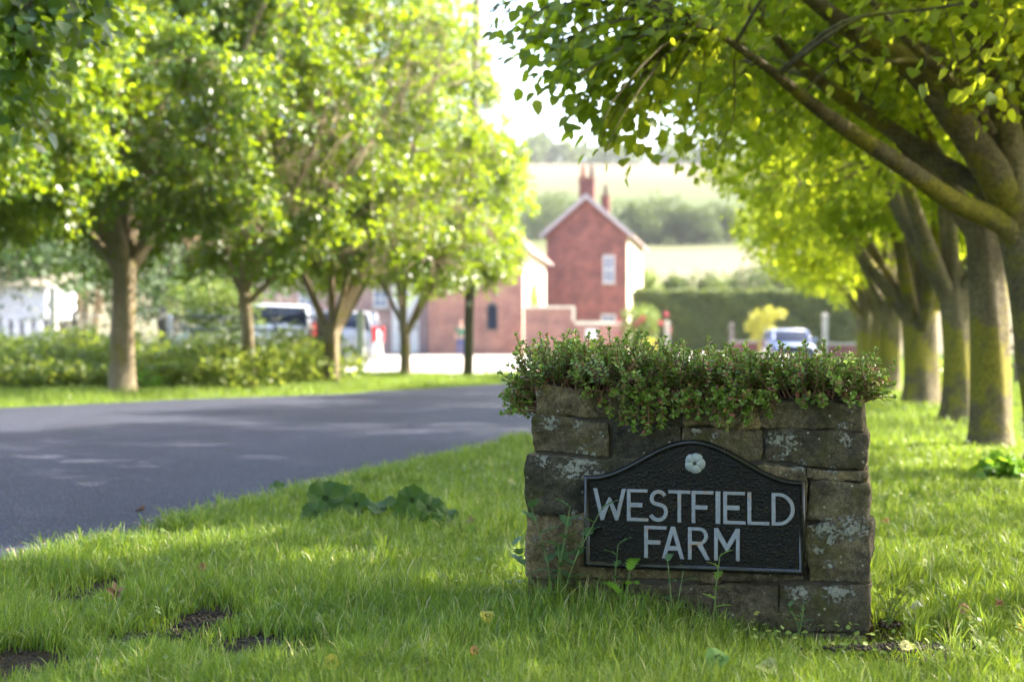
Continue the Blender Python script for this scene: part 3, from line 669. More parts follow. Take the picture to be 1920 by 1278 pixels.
# tall weeds on the left
rs = np.random.RandomState(15)
n = 60000; Yw = rs.uniform(25.2, 35, n); Xw = rs.uniform(-.42, .0, n)*Yw
lim = np.where(Yw < 30, -4.6+(Yw-26)*.3, -4.0)
k_ = (Xw < lim) | ((rs.rand(n) < .15) & (Xw < lim+.6)); Xw, Yw = Xw[k_], Yw[k_]; n = len(Xw)
hm = .4+1.05*nA(Xw, Yw, .9)*nB(Xw, Yw, 2.1)**.3*np.clip((Yw-25)/2.5, .25, 1)
P = np.stack([Xw, Yw, hm*rs.rand(n)**.6], -1); d = norm(rs.normal(0, 1, (n, 3)))
tag(obj('tall_weeds', leafmesh('tall_weeds', P, norm(d+[0, 0, .2]), norm(d*.7+[0, 0, .7]), rs.uniform(.06, .16, n), 'ovate', M['weed'])), 'tall nettles and weeds behind the left row of trees', 'weeds', kind='stuff')
n = 2600; Yw = rs.uniform(26.5, 34, n); Xw = rs.uniform(-.40, -.14, n)*Yw; cl = nB(Xw, Yw, 1.4) > .5; Xw, Yw = Xw[cl], Yw[cl]; n = len(Xw)
P = []
for x_, y_ in zip(Xw[:420], Yw[:420]):
    P.append(np.array([x_, y_, rs.uniform(.8, 1.6)])+rs.normal(0, 1, (9, 3))*[.05, .05, .015])
P = np.concatenate(P)
tag(obj('cow_parsley', leafmesh('cow_parsley', P, norm(rs.normal(0, 1, P.shape)*[1, 1, .2]), norm(rs.normal(0, .3, P.shape)+[0, 0, 1]), .06, 'ovate', M['umbel'])), 'white cow parsley flowers among the tall weeds', 'wild flowers', kind='stuff')

# ------------------------------------------------------------------ stone sign wall
m, t, p = newmat('lichen_sandstone'); M['stone'] = m
g_ = t.nodes.new('ShaderNodeNewGeometry')
c_ = ramp(t, g_.outputs['Random Per Island'], [(0, (.13, .108, .077)), (.3, (.09, .079, .062)), (.55, (.17, .135, .088)), (.8, (.055, .051, .044)), (1, (.20, .155, .095))])
v_ = ramp(t, noise_fac(t, 9, 8, .7), [(.32, (.42, .42, .42)), (.68, (1.6, 1.55, 1.45))]); c_ = mixc(t, 1.0, c_, v_, 'MULTIPLY')
g3 = ramp(t, noise_fac(t, 48, 7, .75, off=(1, 8, 2)), [(.34, (.5, .48, .45)), (.66, (1.5, 1.5, 1.45))]); c_ = mixc(t, 1.0, c_, g3, 'MULTIPLY')
g2 = ramp(t, noise_fac(t, 170, 4, .75), [(.3, (.45, .45, .45)), (.7, (1.6, 1.6, 1.55))]); c_ = mixc(t, 1.0, c_, g2, 'MULTIPLY')
ms_ = ramp(t, noise_fac(t, 4.5, 6, .7, off=(2.3, 0, 4)), [(.50, (0,)*3), (.64, (.75,)*3)]); c_ = mixc(t, ms_, c_, (.07, .068, .014))
dk = ramp(t, noise_fac(t, 6, 6, .7, off=(9, 3, 1)), [(.55, (0,)*3), (.7, (.8,)*3)]); c_ = mixc(t, dk, c_, (.028, .026, .02))
# lichen: crusty white patches that sit where the photograph has them
tc = t.nodes.new('ShaderNodeTexCoord'); mask = None
LICH = [(1030,795,.045),(1085,795,.03),(1125,808,.018),(1155,795,.012),(1020,860,.035),(1095,862,.06),(1075,880,.06),(1110,895,.05),(1455,822,.04),(1480,835,.035),(1465,855,.035),(1500,875,.035),(1560,880,.025),(1480,818,.03),(1545,990,.06),(1600,990,.06),(1560,1010,.03),(1580,800,.02),(1535,1030,.03),(1555,1055,.025),(1080,965,.03),(1305,808,.025),(1340,815,.02),(1585,825,.03),(1500,1110,.05),(1570,1110,.06),(1005,1010,.02),(1010,735,.02),(1450,780,.02),(1100,1000,.03)]
for (px, py, r_) in LICH:
    u_, z_ = un(px, py)
    vd = N(t, 'ShaderNodeVectorMath', operation='DISTANCE'); sc_ = N(t, 'ShaderNodeVectorMath', operation='MULTIPLY'); sc_.inputs[1].default_value = (1, .3, 1.3)
    t.links.new(tc.outputs['Object'], sc_.inputs[0]); t.links.new(sc_.outputs[0], vd.inputs[0]); vd.inputs[1].default_value = (u_, -.01, z_*1.3)
    mr = N(t, 'ShaderNodeMapRange'); mr.inputs[1].default_value = 0; mr.inputs[2].default_value = r_*1.5; mr.inputs[3].default_value = .34; mr.inputs[4].default_value = 0
    t.links.new(vd.outputs['Value'], mr.inputs[0])
    if mask is None: mask = mr.outputs[0]
    else:
        mx = N(t, 'ShaderNodeMath', operation='MAXIMUM'); t.links.new(mask, mx.inputs[0]); t.links.new(mr.outputs[0], mx.inputs[1]); mask = mx.outputs[0]
ln_ = noise_fac(t, 75, 6, .62); ad = N(t, 'ShaderNodeMath', operation='ADD'); t.links.new(mask, ad.inputs[0]); t.links.new(ln_, ad.inputs[1])
lf = ramp(t, ad.outputs[0], [(.655, (0,)*3), (.74, (.85,)*3)])
lc = ramp(t, noise_fac(t, 180, 4, .7), [(.35, (.22, .22, .19)), (.65, (.46, .46, .41))])
c_ = mixc(t, lf, c_, lc)
vs = N(t, 'ShaderNodeTexVoronoi', Scale=55.0, Randomness=1.0); t.links.new(tc.outputs['Object'], vs.inputs['Vector'])
sv = N(t, 'ShaderNodeSeparateXYZ'); t.links.new(vs.outputs['Color'], sv.inputs[0])
a1 = N(t, 'ShaderNodeMath', operation='MULTIPLY'); t.links.new(ramp(t, vs.outputs['Distance'], [(.16, (1,)*3), (.28, (0,)*3)]), a1.inputs[0]); t.links.new(ramp(t, sv.outputs[0], [(.86, (0,)*3), (.90, (.8,)*3)]), a1.inputs[1])
c_ = mixc(t, a1.outputs[0], c_, lc)
t.links.new(c_, p.inputs['Base Color']); p.inputs['Roughness'].default_value = .92; p.inputs['Specular IOR Level'].default_value = .2
hh = N(t, 'ShaderNodeMath', operation='MULTIPLY_ADD'); t.links.new(noise_fac(t, 70, 8, .75), hh.inputs[0]); hh.inputs[1].default_value = 1.0; t.links.new(lf, hh.inputs[2])
hs = N(t, 'ShaderNodeMath', operation='MULTIPLY_ADD'); t.links.new(noise_fac(t, 260, 3, .6), hs.inputs[0]); hs.inputs[1].default_value = .5; t.links.new(hh.outputs[0], hs.inputs[2])
bump(t, p, hs.outputs[0], 1.0, .010)

def stone_block(x0, x1, z0, z1, y0, y1, seed, slope0=0, slope1=0, rad=.02):
    """rounded, rough block; top/bottom edges may slope along x"""
    st = .0075
    nxx, nzz, nyy = max(2, int((x1-x0)/st)), max(2, int((z1-z0)/st)), max(2, int((y1-y0)/.03))
    Vs = []; Fs = []; n0 = 0
    def face(A, B, fn):
        nonlocal n0
        a_, b_ = np.meshgrid(np.linspace(0, 1, A+1), np.linspace(0, 1, B+1), indexing='ij')
        Vs.append(np.stack(fn(a_, b_), -1).reshape(-1, 3))
        i, j = np.meshgrid(np.arange(A), np.arange(B), indexing='ij')
        Fs.append(np.stack([i*(B+1)+j, (i+1)*(B+1)+j, (i+1)*(B+1)+j+1, i*(B+1)+j+1], -1).reshape(-1, 4)+n0); n0 += (A+1)*(B+1)
    O = np.ones_like
    face(nxx, nzz, lambda a_, b_: (a_, O(a_)*0, b_)); face(nxx, nzz, lambda a_, b_: (1-a_, O(a_), b_))
    face(nyy, nzz, lambda a_, b_: (O(a_), a_, b_)); face(nyy, nzz, lambda a_, b_: (O(a_)*0, 1-a_, b_))
    face(nxx, nyy, lambda a_, b_: (a_, b_, O(a_))); face(nxx, nyy, lambda a_, b_: (a_, 1-b_, O(a_)*0))
    U = np.concatenate(Vs); F_ = np.concatenate(Fs)
    c = np.array([(x0+x1)/2, (y0+y1)/2, (z0+z1)/2]); hs_ = np.array([x1-x0, y1-y0, z1-z0])/2
    q = (U-.5)*2*hs_; r_ = min(rad, hs_.min()*.8)
    inn = np.clip(q, -(hs_-r_), hs_-r_); d = q-inn; L = np.linalg.norm(d, axis=1, keepdims=True)
    dn = np.where(L > 1e-9, d/(L+1e-9), 0); q = inn+dn*np.minimum(L, r_)
    nn_ = np.where(L > 1e-9, dn, 0)
    out = []
    for pt, nv in zip(q, nn_):
        w_ = Vector(pt*1.0+c)
        v = mnoise.fractal(w_*9+Vector((seed*3.1, 0, 0)), .8, 2.1, 6)*.011+mnoise.noise(w_*4.2+Vector((0, seed*1.7, 0)))*.016+mnoise.fractal(w_*38, .7, 2.2, 3)*.0032
        out.append(pt+nv*v+np.array([mnoise.noise(w_*5+Vector((7, seed, 1))), 0, mnoise.noise(w_*4+Vector((seed, 3, 9)))])*.015)
    q = np.array(out)+c
    f = (q[:, 0]-x0)/(x1-x0); g = (q[:, 2]-z0)/(z1-z0)
    q[:, 2] += f*(slope1*g+slope0*(1-g))
    return q, F_
wall = thing('stone_wall', 'small dark lichened sandstone block wall carrying the black farm sign', 'stone wall', (MX0, MY0, 0), -MYAW)
acc = Acc()
def blk(pxs, seed, off=0, y1=.42, rad=.010):    # four px corners: left, right, top-left y, top-right y, bottom-left y, bottom-right y
    xl, xr, tl, trr, bl, br = pxs
    u0, zt0 = un(xl, tl); u1, zt1 = un(xr, trr); _, zb0 = un(xl, bl); _, zb1 = un(xr, br)
    V, F_ = stone_block(u0, u1, zb0, zt0, off, y1, seed, zb1-zb0, zt1-zt0, rad); acc.add(V, F_)
rows = [
 [(1003,1173,718,733,776,788),(1172,1285,742,748,797,800),(1284,1424,748,752,800,803),(1423,1621,752,758,801,810)],
 [(996,1146,778,788,851,858),(1147,1278,798,800,866,868),(1278,1432,801,803,868,870),(1432,1626,803,812,868,878),(1512,1629,871,881,896,903)],
 [(989,1196,854,862,956,966),(1195,1345,868,870,966,970),(1345,1512,870,872,970,974),(1513,1630,899,906,975,980)],
 [(985,1140,960,966,1078,1086),(1139,1350,968,972,1084,1090),(1350,1513,973,977,1086,1092),(1512,1632,978,982,1087,1094)],
 [(986,1170,1082,1088,1160,1166),(1170,1462,1090,1094,1178,1183),(1461,1629,1093,1098,1184,1188)],
 [(980,1300,1166,1180,1240,1250),(1300,1618,1184,1191,1250,1260)]]
sd = 0; rs = np.random.RandomState(8)
for ri, row in enumerate(rows):
    for b_ in row:
        sd += 1; blk(b_, sd, off=rs.uniform(-.010, .010), y1=.42+rs.uniform(-.01, .01))
o = obj('stone_courses', acc.mesh('stone_courses', M['stone'], True), wall)
M['mortar'] = simple('dark_mortar', (.07, .06, .045), (.04, .035, .028), 25, .95, .8, 120)
MB().box(-.575, .565, .022, .40, -.05, .765).build('mortar_core', M['mortar'], wall)
MB().box(-.56, .55, .03, .39, .77, .795).build('soil_bed', M['soil'], wall)

# ------------------------------------------------------------------ the black cast sign
m, t, p = newmat('black_gloss_paint'); M['sign_black'] = m
cc = ramp(t, noise_fac(t, 14, 6, .7), [(.5, (.006, .006, .007)), (.75, (.018, .013, .010)), (.88, (.05, .025, .013))])
t.links.new(cc, p.inputs['Base Color']); p.inputs['Specular IOR Level'].default_value = .2
rg = ramp(t, noise_fac(t, 30, 4), [(.35, (.05,)*3), (.7, (.2,)*3)]); t.links.new(rg, p.inputs['Roughness'])
bump(t, p, noise_fac(t, 260, 3, .55), .4, .004)
m, t, p = newmat('black_rim_paint'); M['rim_black'] = m
p.inputs['Base Color'].default_value = (.009, .009, .010, 1); p.inputs['Specular IOR Level'].default_value = .5
rg = ramp(t, noise_fac(t, 25, 4), [(.35, (.12,)*3), (.7, (.3,)*3)]); t.links.new(rg, p.inputs['Roughness'])
bump(t, p, noise_fac(t, 90, 4, .6), .25, .003)
m, t, p = newmat('sign_lettering_paint'); M['letter'] = m
cc = ramp(t, noise_fac(t, 60, 5, .7), [(.3, (.17, .19, .23)), (.7, (.26, .28, .33))])
rf = ramp(t, noise_fac(t, 17, 7, .75, off=(5, 2, 8)), [(.56, (0,)*3), (.65, (.9,)*3)])
rc = ramp(t, noise_fac(t, 50, 4), [(.3, (.26, .11, .04)), (.7, (.34, .22, .12))])
cc = mixc(t, rf, cc, rc)
sp_ = ramp(t, noise_fac(t, 230, 2, .5), [(.70, (0,)*3), (.73, (.9,)*3)]); cc = mixc(t, sp_, cc, (.08, .05, .03))
t.links.new(cc, p.inputs['Base Color']); p.inputs['Roughness'].default_value = .45; bump(t, p, noise_fac(t, 120, 4), .25, .002)

sign = thing('name_sign', 'black cast metal sign reading WESTFIELD FARM fixed on the stone wall', 'sign', (MX0, MY0, 0), -MYAW)
YS = -.012                             # wall side of the plate
PL, PR, PB, PSH, PAP = -.389, .372, .190, .509, .641
def arch(u):
    d = abs(u-(-.009)); hw = .36
    return PSH+(PAP-PSH)*(.5+.5*math.cos(math.pi*min(1, d/hw))) 
outl = [(PL, PB), (PR, PB)]+[(PR, PSH)]
us = np.linspace(PR-.022, PL+.022, 60)
outl += [(u, arch(u)) for u in us]+[(PL, PSH)]
outl = np.array(outl)
def curve_mesh(name, polys, depth, bev, mat, parent, yfront, res=2):
    cu = bpy.data.curves.new(name, 'CURVE'); cu.dimensions = '2D'; cu.fill_mode = 'BOTH'
    cu.extrude = depth/2-bev; cu.bevel_depth = bev; cu.bevel_resolution = res; cu.offset = -bev*.6
    for pl in polys:
        s = cu.splines.new('POLY'); s.points.add(len(pl)-1); s.use_cyclic_u = True
        for q, (x, z) in zip(s.points, pl): q.co = (x, z, 0, 1)
    tmp = bpy.data.objects.new('tmp', cu); link(tmp)
    dg = bpy.context.evaluated_depsgraph_get()
    me = bpy.data.meshes.new_from_object(tmp.evaluated_get(dg)); bpy.data.objects.remove(tmp); bpy.data.curves.remove(cu)
    n = len(me.vertices); co = np.empty(n*3, np.float32); me.vertices.foreach_get('co', co); co = co.reshape(-1, 3)
    out = np.stack([co[:, 0], yfront+depth/2-co[:, 2], co[:, 1]], -1); me.vertices.foreach_set('co', out.astype(np.float32).ravel())
    me.materials.clear(); me.materials.append(mat); me.name = name; me.update()
    return obj(name, me, parent)
curve_mesh('backplate', [outl], .012, .001, M['sign_black'], sign, YS-.014)
# rim: swept rounded moulding on the outline
gu, gz = 420, 260; U_ = np.linspace(PL+.012, PR-.012, gu); V = np.empty((gu, gz, 3)); rs = np.random.RandomState(2)
for i in range(gu):
    zt_ = min(arch(U_[i]), 9)-.012; V[i, :, 0] = U_[i]; V[i, :, 2] = np.linspace(PB+.012, zt_, gz)
for i in range(gu):
    for j in range(gz):
        q_ = Vector((V[i, j, 0], 0, V[i, j, 2])); V[i, j, 1] = YS-.0165-max(0, mnoise.fractal(q_*120, .7, 2.1, 2)-.17)*.0042+mnoise.noise(q_*14)*.0006
i, j = np.meshgrid(np.arange(gu-1), np.arange(gz-1), indexing='ij'); Q = np.stack([i*gz+j, (i+1)*gz+j, (i+1)*gz+j+1, i*gz+j+1], -1).reshape(-1, 4)
obj('pitted_face', npmesh('pitted_face', V.reshape(-1, 3), [Q], True, [M['sign_black']]), sign)
O_ = outl; nO = len(O_)
def inset(P, d):
    n = len(P); out = []
    for i in range(n):
        a_, b_, c = P[i-1], P[i], P[(i+1) % n]
        e1 = norm(b_-a_); e2 = norm(c-b_); n1 = np.array([-e1[1], e1[0]]); n2 = np.array([-e2[1], e2[0]])
        mm = n1+n2; mm = mm/(1+n1@n2); out.append(b_+mm*d)
    return np.array(out)
prof = [(-.001, .004), (-.002, -.014), (.001, -.021), (.006, -.026), (.011, -.026), (.016, -.022), (.019, -.016), (.022, -.0135)]
V = []
for d_, y_ in prof:
    q = inset(O_, d_); V.append(np.stack([q[:, 0], np.full(nO, YS+y_), q[:, 1]], -1))
V = np.concatenate(V); Fq = []
for k in range(len(prof)-1):
    for i in range(nO): Fq.append((k*nO+i, (k+1)*nO+i, (k+1)*nO+(i+1) % nO, k*nO+(i+1) % nO))
obj('rim', npmesh('rim', V, [np.array(Fq)], True, [M['rim_black']]), sign)
# letters, drawn as outlines in a 1-high box, stroke .14
S_ = .108
def arc(cx, cy, rx, ry, a0, a1, n=18):
    return [(cx+rx*math.cos(R(a0+(a1-a0)*k/n)), cy+ry*math.sin(R(a0+(a1-a0)*k/n))) for k in range(n+1)]
def stroke(path, w_):
    P = np.array(path); T = norm(np.gradient(P, axis=0)); Nn = np.stack([-T[:, 1], T[:, 0]], -1)
    return list(map(tuple, P+Nn*w_/2))+list(map(tuple, (P-Nn*w_/2)[::-1]))
def L_E(w_): return [[(0,0),(w_,0),(w_,S_*.85),(S_,S_*.85),(S_,.44),(w_*.72,.44),(w_*.72,.57),(S_,.57),(S_,1-S_*.8),(w_*.96,1-S_*.8),(w_*.96,1),(0,1)]]
def L_F(w_): return [[(0,0),(S_,0),(S_,.43),(w_*.72,.43),(w_*.72,.55),(S_,.55),(S_,1-S_*.85),(w_,1-S_*.85),(w_,1),(0,1)]]
def L_T(w_): c = w_/2; return [[(c-S_/2,0),(c+S_/2,0),(c+S_/2,1-S_*.85),(w_,1-S_*.85),(w_,1),(0,1),(0,1-S_*.85),(c-S_/2,1-S_*.85)]]
def L_I(w_): return [[(0,0),(w_,0),(w_,1),(0,1)]]
def L_L(w_): return [[(0,0),(w_,0),(w_,S_*.85),(S_,S_*.85),(S_,1),(0,1)]]
def L_W(w_):
    s = S_*1.05; c = w_/2; b1 = w_*.275; b2 = w_-b1
    return [[(0,1),(b1-s*.42,0),(b1+s*.42,0),(c,.62-.10),(b2-s*.42,0),(b2+s*.42,0),(w_,1),(w_-s,1),(b2,.27),(c+s*.22,.72),(c-s*.22,.72),(b1,.27),(s,1)]]
def L_A(w_):
    s = S_*1.08; c = w_/2
    f = lambda y: c*(1-y)*.0+0
    ap = s*.5
    xo = lambda y: y*(c-ap)                      # outer left edge
    xi = lambda y: xo(y)+s*1.02                  # inner left edge
    yc = .26; yt = .39; ytop = (c-s*1.02)/(c-ap)
    return [[(0,0),(s*1.02,0),(xi(yc),yc),(w_-xi(yc),yc),(w_-s*1.02,0),(w_,0),(c+ap,1),(c-ap,1)], [(xi(yt),yt),(c,ytop*.985),(w_-xi(yt),yt)]]
def L_D(w_):
    r = w_-.42
    o_ = [(0,0)]+[(x, y) for x, y in arc(w_-.50, .5, .50, .5, -90, 90, 26)]+[(0,1)]
    i_ = [(S_,S_*.85)]+arc(w_-.50, .5, .50-S_, .5-S_*.85, -90, 90, 26)+[(S_,1-S_*.85)]
    return [o_, i_]
def L_R(w_):
    rb = .27; cy_ = 1-rb
    o_ = [(0,0),(S_,0),(S_,1-2*rb),(w_*.40,1-2*rb),(w_-S_*1.15,0),(w_,0),(w_*.66,1-2*rb+.012)]+arc(w_-.06-rb, cy_, rb, rb, -60, 90, 18)+[(0,1)]
    i_ = [(S_,1-2*rb+S_*.85)]+arc(w_-.06-rb, cy_, rb-S_, rb-S_*.85, -90, 90, 16)+[(S_,1-S_*.85)]
    return [o_, i_]
def L_M(w_):
    s = S_; c = w_/2
    return [[(0,0),(s,0),(s,.72),(c-s*.30,.30),(c+s*.30,.30),(w_-s,.72),(w_-s,0),(w_,0),(w_,1),(w_-s*1.05,1),(c,.50),(s*1.05,1),(0,1)]]
def L_S(w_):
    r1 = .235; r2 = .265; cx_ = w_/2; wx1 = w_/2-.09; wx2 = w_/2-S_/2
    top = arc(cx_+.01, 1-r1-S_*.42+.0, wx1, r1, 25, 232, 22)
    bot = arc(cx_, r2+S_*.42, wx2, r2, 68, -155, 24)
    P = np.array(top+bot); 
    # relax the joint between both bows
    for _ in range(6): P[1:-1] = .25*P[:-2]+.5*P[1:-1]+.25*P[2:]
    return [stroke(P, S_)]
LET = dict(W=L_W, E=L_E, S=L_S, T=L_T, F=L_F, I=L_I, L=L_L, D=L_D, A=L_A, R=L_R, M=L_M)
CH = lambda x, y=900: un(960+x/2.6625, 600+y/2.6625)[0]
rowsL = [([('W',415,575),('E',582,687),('S',687,785),('T',788,895),('F',903,1010),('I',1022,1044),('E',1060,1170),('L',1180,1288),('D',1300,1413)], .3565, .4665, 920),
         ([('F',668,777),('A',755,865),('R',885,992),('M',1015,1140)], .2305, .3405, 1110)]
for row, zb_, zt_, yc_ in rowsL:
    hgt = zt_-zb_
    for ch, x0, x1 in row:
        u0, u1 = CH(x0, yc_), CH(x1, yc_); w_ = (u1-u0)/hgt
        polys = [[(u0+x*hgt, zb_+z*hgt) for x, z in pl] for pl in LET[ch](w_)]
        curve_mesh('letter', polys, .0065, .0012, M['letter'], sign, YS-.0235)
# the flower boss
ux, uz = CH(918, 710), un(960+918/2.6625, 600+710/2.6625)[1]
V = [(0, 0, 0)]; n = 60; rings = 8
for k in range(1, rings+1):
    for i in range(n):
        a_ = i/n*2*math.pi; pet = abs(math.cos(a_*2.5+.3)); rad = .0385*(.88+.12*pet**.6)*k/rings
        hgt = .006*(1-(k/rings)**4)*(.45+.55*pet**.5)+.003*math.sin(k/rings*math.pi)
        V.append((math.cos(a_)*rad, -hgt-(.001 if k < rings else 0), math.sin(a_)*rad))
Fs3 = [(0, 1+(i+1) % n, 1+i) for i in range(n)]; Fs4 = []
for k in range(rings-1):
    for i in range(n): Fs4.append((1+k*n+i, 1+k*n+(i+1) % n, 1+(k+1)*n+(i+1) % n, 1+(k+1)*n+i))
fo = obj('flower_emblem', npmesh('flower_emblem', np.array(V)+[ux, YS-.0145, uz], [np.array(Fs4), np.array(Fs3)], True, [simple('emblem_paint', (.30, .33, .33), (.22, .25, .25), 60, .5, .3, 90)]), sign)
mb = MB(); mb.tube([(ux, YS-.016, uz), (ux, YS-.024, uz), (ux, YS-.026, uz)], [.0065, .0055, .002], 12).build('screw_head', M['rim_black'], sign, True)

# ------------------------------------------------------------------ stonecrop cushion on top
sed = thing('stonecrop_plant', 'bushy green stonecrop cushion with reddish stems covering the wall top', 'plant', (MX0, MY0, 0), -MYAW)
rs = np.random.RandomState(31); stems = Acc(); LP, LD, LN, LS = [], [], [], []; OP, OD, ON, OS = [], [], [], []
def sed_stem(p0, d0, L, droop, big=1.0, nleaf=None, rosette=True):
    n = 7; P = [np.array(p0, float)]; d = norm(np.array(d0, float))
    for k in range(n-1):
        P.append(P[-1]+d*L/(n-1)); d = norm(d+np.array([rs.normal(0, .12), rs.normal(0, .12), droop+rs.normal(0, .08)]))
    P = np.array(P); V, Fq = tube(P, np.linspace(.0026, .0016, n), 5); stems.add(V, Fq)
    m = nleaf or int(L/.0115); a0 = rs.rand()*6.28
    for k in range(m):
        s = .22+.78*(k+.5)/m; x = s*(n-1); i = min(int(x), n-2); pos = P[i]*(1-(x-i))+P[i+1]*(x-i); T = norm(P[i+1]-P[i])
        A = norm(np.cross(T, [.3, .2, 1])); B = np.cross(T, A)
        for q in (0, 1):
            a_ = a0+k*1.57+q*3.14+rs.normal(0, .25); o_ = A*math.cos(a_)+B*math.sin(a_)
            up = .25+.55*s; dr = norm(o_+T*up+rs.normal(0, .15, 3))
            tgt = (LP, LD, LN, LS) if (rs.rand() < .55+.6*s) else (OP, OD, ON, OS)
            tgt[0].append(pos); tgt[1].append(dr); tgt[2].append(norm(T*1.0+np.array([0, 0, .5])-o_*.2+rs.normal(0, .15, 3))); tgt[3].append(big*rs.uniform(.015, .026)*(1.1-.35*s))
    if rosette:
        T = norm(P[-1]-P[-2]); A = norm(np.cross(T, [.3, .2, 1])); B = np.cross(T, A)
        for k in range(9):
            a_ = k*2.4; o_ = A*math.cos(a_)+B*math.sin(a_); LP.append(P[-1]-T*.003*(k/4)); LD.append(norm(o_*(.5+.1*k)+T*.9)); LN.append(norm(T-o_*.5)); LS.append(big*rs.uniform(.009, .013))
for k in range(900):
    x = rs.uniform(-.60, .58); y = rs.rand()**1.3*.40
    z = .785+(.02 if x < -.2 else 0)
    edge = -1 if x < -.5 else (1 if x > .5 else 0)
    d = np.array([rs.normal(0, .5)+edge*.35*rs.rand(), -.35*(y < .12)*rs.rand()+rs.normal(0, .45), 1.0])
    hmax = (.075+.14*nB(x, y, 7)*nA(x, y, 3)**.5+.05*nA(x, y, 22))*(1 if x < 0 else 1.0-.25*x/.6)
    sed_stem((x, y, z), d, hmax*rs.uniform(.6, 1.25)+.02, -.02)
for k in range(60):                          # taller stragglers
    x = rs.uniform(-.6, .6); sed_stem((x, rs.uniform(0, .3), .79), (rs.normal(0, .45), rs.normal(-.1, .2), 1.0), rs.uniform(.14, .20)*(1 if x < .1 else .85), .0)
for k in range(120):                         # left side spill
    sed_stem((rs.uniform(-.60, -.55), rs.uniform(0, .4), rs.uniform(.72, .83)), (-1.0, rs.normal(-.1, .3), rs.uniform(-.25, .6)), rs.uniform(.06, .14), rs.uniform(-.12, .05))
for k in range(26):
    sed_stem((rs.uniform(.53, .58), rs.uniform(0, .3), rs.uniform(.77, .80)), (1.0, rs.normal(-.1, .3), rs.uniform(.2, 1.2)), rs.uniform(.05, .11), rs.uniform(-.1, .05))
for k in range(170):                        # fringe over the front edge
    x = rs.uniform(-.40, .57)
    if (x < -.28 or x > .22) and rs.rand() < .65: continue
    sed_stem((x, -.005, .80 if x < -.2 else .785), (rs.normal(0, .6), -1.0, rs.uniform(.0, 1.1)), rs.uniform(.02, .07), rs.uniform(-.3, .02), 1.05)
_t = [(1125+_r.uniform(0, 300), 752+_r.uniform(0, 14), _r.uniform(.04, .11)) for _ in range(22)]
for (px, py, L) in _t+[(1130,755,.05),(1145,770,.06),(1185,768,.09),(1200,775,.10),(1215,770,.12),(1228,765,.14),(1240,772,.10),(1290,758,.06),(1300,762,.05),(1340,765,.08),(1352,768,.10),(1372,765,.12),(1383,770,.09),(1440,765,.07),(1450,770,.06),(1225,790,.07),(1270,752,.05),(1400,752,.04),(1160,790,.05)]:
    u_, z_ = un(px, py-22)
    sed_stem((u_, -.015, z_), (rs.normal(0, .45), -.45, -.6), L, -.28, 1.25, nleaf=int(L/.014)+1)
obj('stems', stems.mesh('stems', M['sedum_stem']), sed)
obj('foliage', leafmesh('foliage', np.array(LP), np.array(LD), np.array(LN), np.array(LS), 'spoon', M['sedum'], 1.0), sed)
obj('old_foliage', leafmesh('old_foliage', np.array(OP), np.array(OD), np.array(ON), np.array(OS)*.95, 'spoon', M['sedum_old'], 1.1), sed)

# ------------------------------------------------------------------ weeds in front of the wall
def cut_leaf(acc, p0, d, nrm_, L, wd, lobes=4, droop=.2):
    """pinnate cut leaf as a strip of toothed lobes"""
    T = norm(d); B = norm(np.cross(nrm_, T)); U = np.cross(T, B); pts = []
    def at(s, b_): return p0+T*L*s+B*L*b_-U*0+np.array([0, 0, -droop*L*s*s])+U*L*.06*abs(b_)*4
    for k in range(lobes*2+1):
        s = k/(lobes*2); wv = wd*math.sin(math.pi*min(1, .15+s*.85))**.7*(1.0 if k % 2 else .45)
        if k == lobes*2: wv = 0.001
        pts.append((at(max(0, s-.0), 0), at(s+(.07 if k % 2 else 0), wv), at(s+(.07 if k % 2 else 0), -wv)))
    V = np.array([q for tri in pts for q in tri]); Fq = []
    for k in range(len(pts)-1): Fq += [(3*k, 3*k+3, 3*k+4, 3*k+1), (3*k, 3*k+2, 3*k+5, 3*k+3)]
    acc.add(V, Fq)
def weed(name, label, px, py, hgt, nst, mat, seed, kind='cut', ls=.06, spread=.3, ypl=-.07):
    rs = np.random.RandomState(seed); u_, _ = un(px, py)
    bx = MX0+u_*mc+ypl*ms; by = MY0-u_*ms+ypl*mc
    th = thing(name, label, 'weed', (bx, by, 0)); st = Acc(); lf_ = Acc()
    for s in range(nst):
        d = np.array([rs.normal(0, spread), rs.normal(-.05, spread*.5), 1.0]); h = hgt*rs.uniform(.6, 1.05) if s else hgt
        P = spline([(0, 0, 0), tuple(d*h*.5+rs.normal(0, .008, 3)), tuple(d*h*np.array([1.2, 1.2, 1]))], 9)
        V, Fq = tube(P, np.linspace(.0028, .0014, 9), 6); st.add(V, Fq)
        m = 6 if kind == 'cut' else 4
        for k in range(m):
            i = 3+int(5*k/(m-1)); a_ = k*2.5+s; o_ = np.array([math.cos(a_), math.sin(a_), .35+.5*k/m])
            if kind == 'cut': cut_leaf(lf_, P[i], o_, np.array([0, 0, 1.0])+o_*.1, ls*rs.uniform(.7, 1.2), .30, 3)
            else: cut_leaf(lf_, P[i], o_, np.array([0, 0, 1.0]), ls*rs.uniform(.8, 1.2), .24, 6, .35)
    obj('stem', st.mesh('stem', M['weed_stem']), th); obj('leaves', lf_.mesh('leaves', mat, False), th)
    return th
weed('mugwort', 'grey green mugwort clump growing against the left end of the stone wall', 1050, 1080, .40, 7, M['mugwort'], 1, ls=.075, spread=.20)
weed('mugwort', 'thin mugwort sprig rising in front of the lower left sign corner', 1172, 1090, .28, 1, M['mugwort'], 2, ls=.065, spread=.1)
weed('broad_weed', 'bright yellow green leafy weed under the sign below the letter F', 1190, 1130, .20, 2, M['bright_weed'], 4, 'broad', .095, .15, -.12)
